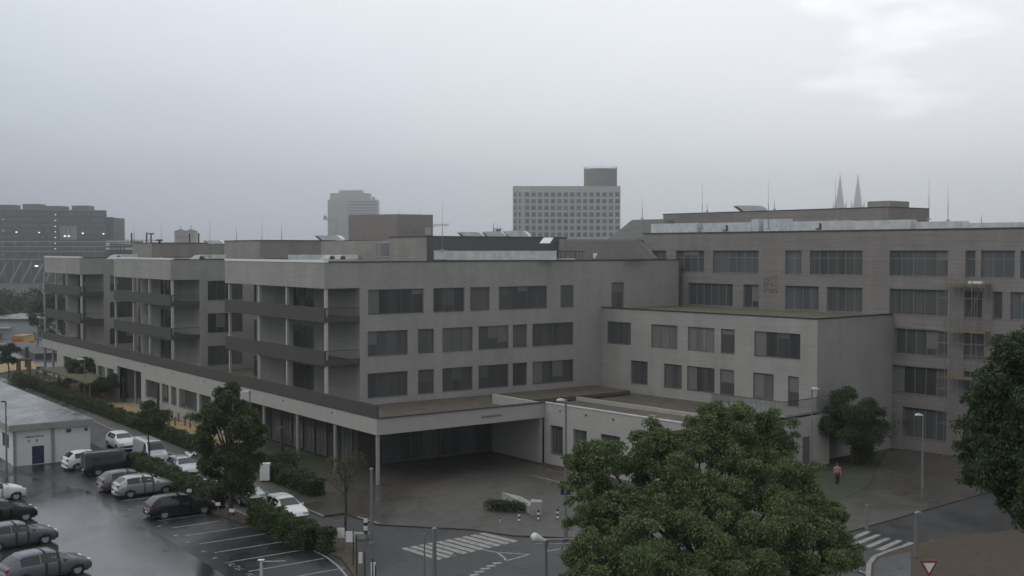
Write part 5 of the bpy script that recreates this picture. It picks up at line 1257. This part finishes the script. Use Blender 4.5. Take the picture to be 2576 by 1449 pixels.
make_car('silver and dark car on the street beside the slim young tree', 32.5, 90.0, -H90, 'silver')
make_car('silver van on the street above the left clipped hedge', 32.4, 97.5, -H90, 'silver', True, L=4.9, H=1.9)
make_car('small white car at the corner of the garage building', 32.4, 105.5, -H90, 'white')
make_car('dark delivery van parked by the garage building', *pab(282, 1188), .0, 'blackp', True, L=4.6, H=1.85)
make_car('white car standing in front of the garage building, behind the dark van', *pab(222, 1176), .05, 'white', L=3.9)

# ================================================================ person
def person(px, py):
    x, y = gnd(px, py); o = thing('person', 'person in a pink jacket and dark trousers walking on the path below the annex tree', 'person', (x, y, 0))
    me = bpy.data.meshes.new('body')
    J = {'pel': (0, 0, .95), 'ch': (0, 0, 1.25), 'nk': (0, 0, 1.47), 'hd': (0, -.01, 1.58), 'tp': (0, 0, 1.70),
         'hl': (-.09, 0, .9), 'kl': (-.1, -.12, .5), 'al': (-.1, -.05, .09), 'tl': (-.1, -.2, .04), 'hr': (.09, 0, .9), 'kr': (.1, .02, .5), 'ar': (.1, .2, .12), 'tr': (.1, .1, .04),
         'sl': (-.18, 0, 1.4), 'el': (-.23, .06, 1.13), 'wl': (-.22, -.03, .9), 'fl': (-.22, -.06, .8), 'sr': (.18, 0, 1.4), 'er': (.23, -.04, 1.13), 'wr': (.22, -.15, .93), 'fr': (.21, -.2, .85)}
    R = dict(pel=.14, ch=.15, nk=.055, hd=.09, tp=.07, hl=.09, kl=.06, al=.04, tl=.035, hr=.09, kr=.06, ar=.04, tr=.035, sl=.06, el=.045, wl=.03, fl=.03, sr=.06, er=.045, wr=.03, fr=.03)
    ks = list(J); E_ = [('pel', 'ch'), ('ch', 'nk'), ('nk', 'hd'), ('hd', 'tp'), ('pel', 'hl'), ('hl', 'kl'), ('kl', 'al'), ('al', 'tl'), ('pel', 'hr'), ('hr', 'kr'), ('kr', 'ar'), ('ar', 'tr'), ('ch', 'sl'), ('sl', 'el'), ('el', 'wl'), ('wl', 'fl'), ('ch', 'sr'), ('sr', 'er'), ('er', 'wr'), ('wr', 'fr')]
    me.from_pydata([(x + J[k][0], y + J[k][1], J[k][2]) for k in ks], [(ks.index(a), ks.index(b)) for a, b in E_], []); me.materials.append(M['skin'])
    b = bpy.data.objects.new('body', me); C.objects.link(b); b.parent = o; b.matrix_parent_inverse = wm(o).inverted()
    sk = b.modifiers.new('skin', 'SKIN')
    me.skin_vertices[0].data[0].use_root = True
    for i, k in enumerate(ks): me.skin_vertices[0].data[i].radius = (R[k], R[k])
    b.modifiers.new('sub', 'SUBSURF').levels = 2
    m = MB(); P = lambda k, dz=0: Vector((x + J[k][0], y + J[k][1], J[k][2] + dz))
    m.sweep([P('pel', -.06), P('ch'), P('nk', -.03)], [.185, .20, .09], 14)
    for s_ in 'lr': m.sweep([P('s' + s_), P('e' + s_), P('w' + s_)], [.085, .068, .05], 10)
    m.build('jacket', M['pink'], o, smooth=True)
    m = MB()
    for s_ in 'lr': m.sweep([P('h' + s_, .06), P('k' + s_), P('a' + s_, .04)], [.12, .085, .065], 10)
    m.build('trousers', M['cloth'], o, smooth=True)
    m = MB(); c = P('hd', .05); m.sweep([c + Vector((0, .03, -.08)), c + Vector((0, .03, .03)), c + Vector((0, .01, .12))], [.09, .118, .05], 12); m.build('hair', M['hair'], o, smooth=True)
person(2106, 1221)

# ================================================================ haze
m = MB(); m.box(WF, -2650, 2650, -200, 2400, -1.2, 168)
hz = m.build('haze', None); hz['kind'] = 'stuff'
hm = bpy.data.materials.new('haze'); hm.use_nodes = True; N = hm.node_tree.nodes; N.clear()
ho = N.new('ShaderNodeOutputMaterial'); pv = N.new('ShaderNodeVolumePrincipled'); hm.node_tree.links.new(pv.outputs[0], ho.inputs['Volume'])
pv.inputs['Color'].default_value = (.94, .97, 1, 1); pv.inputs['Density'].default_value = .00062; pv.inputs['Anisotropy'].default_value = .8
hz.data.materials.append(hm)
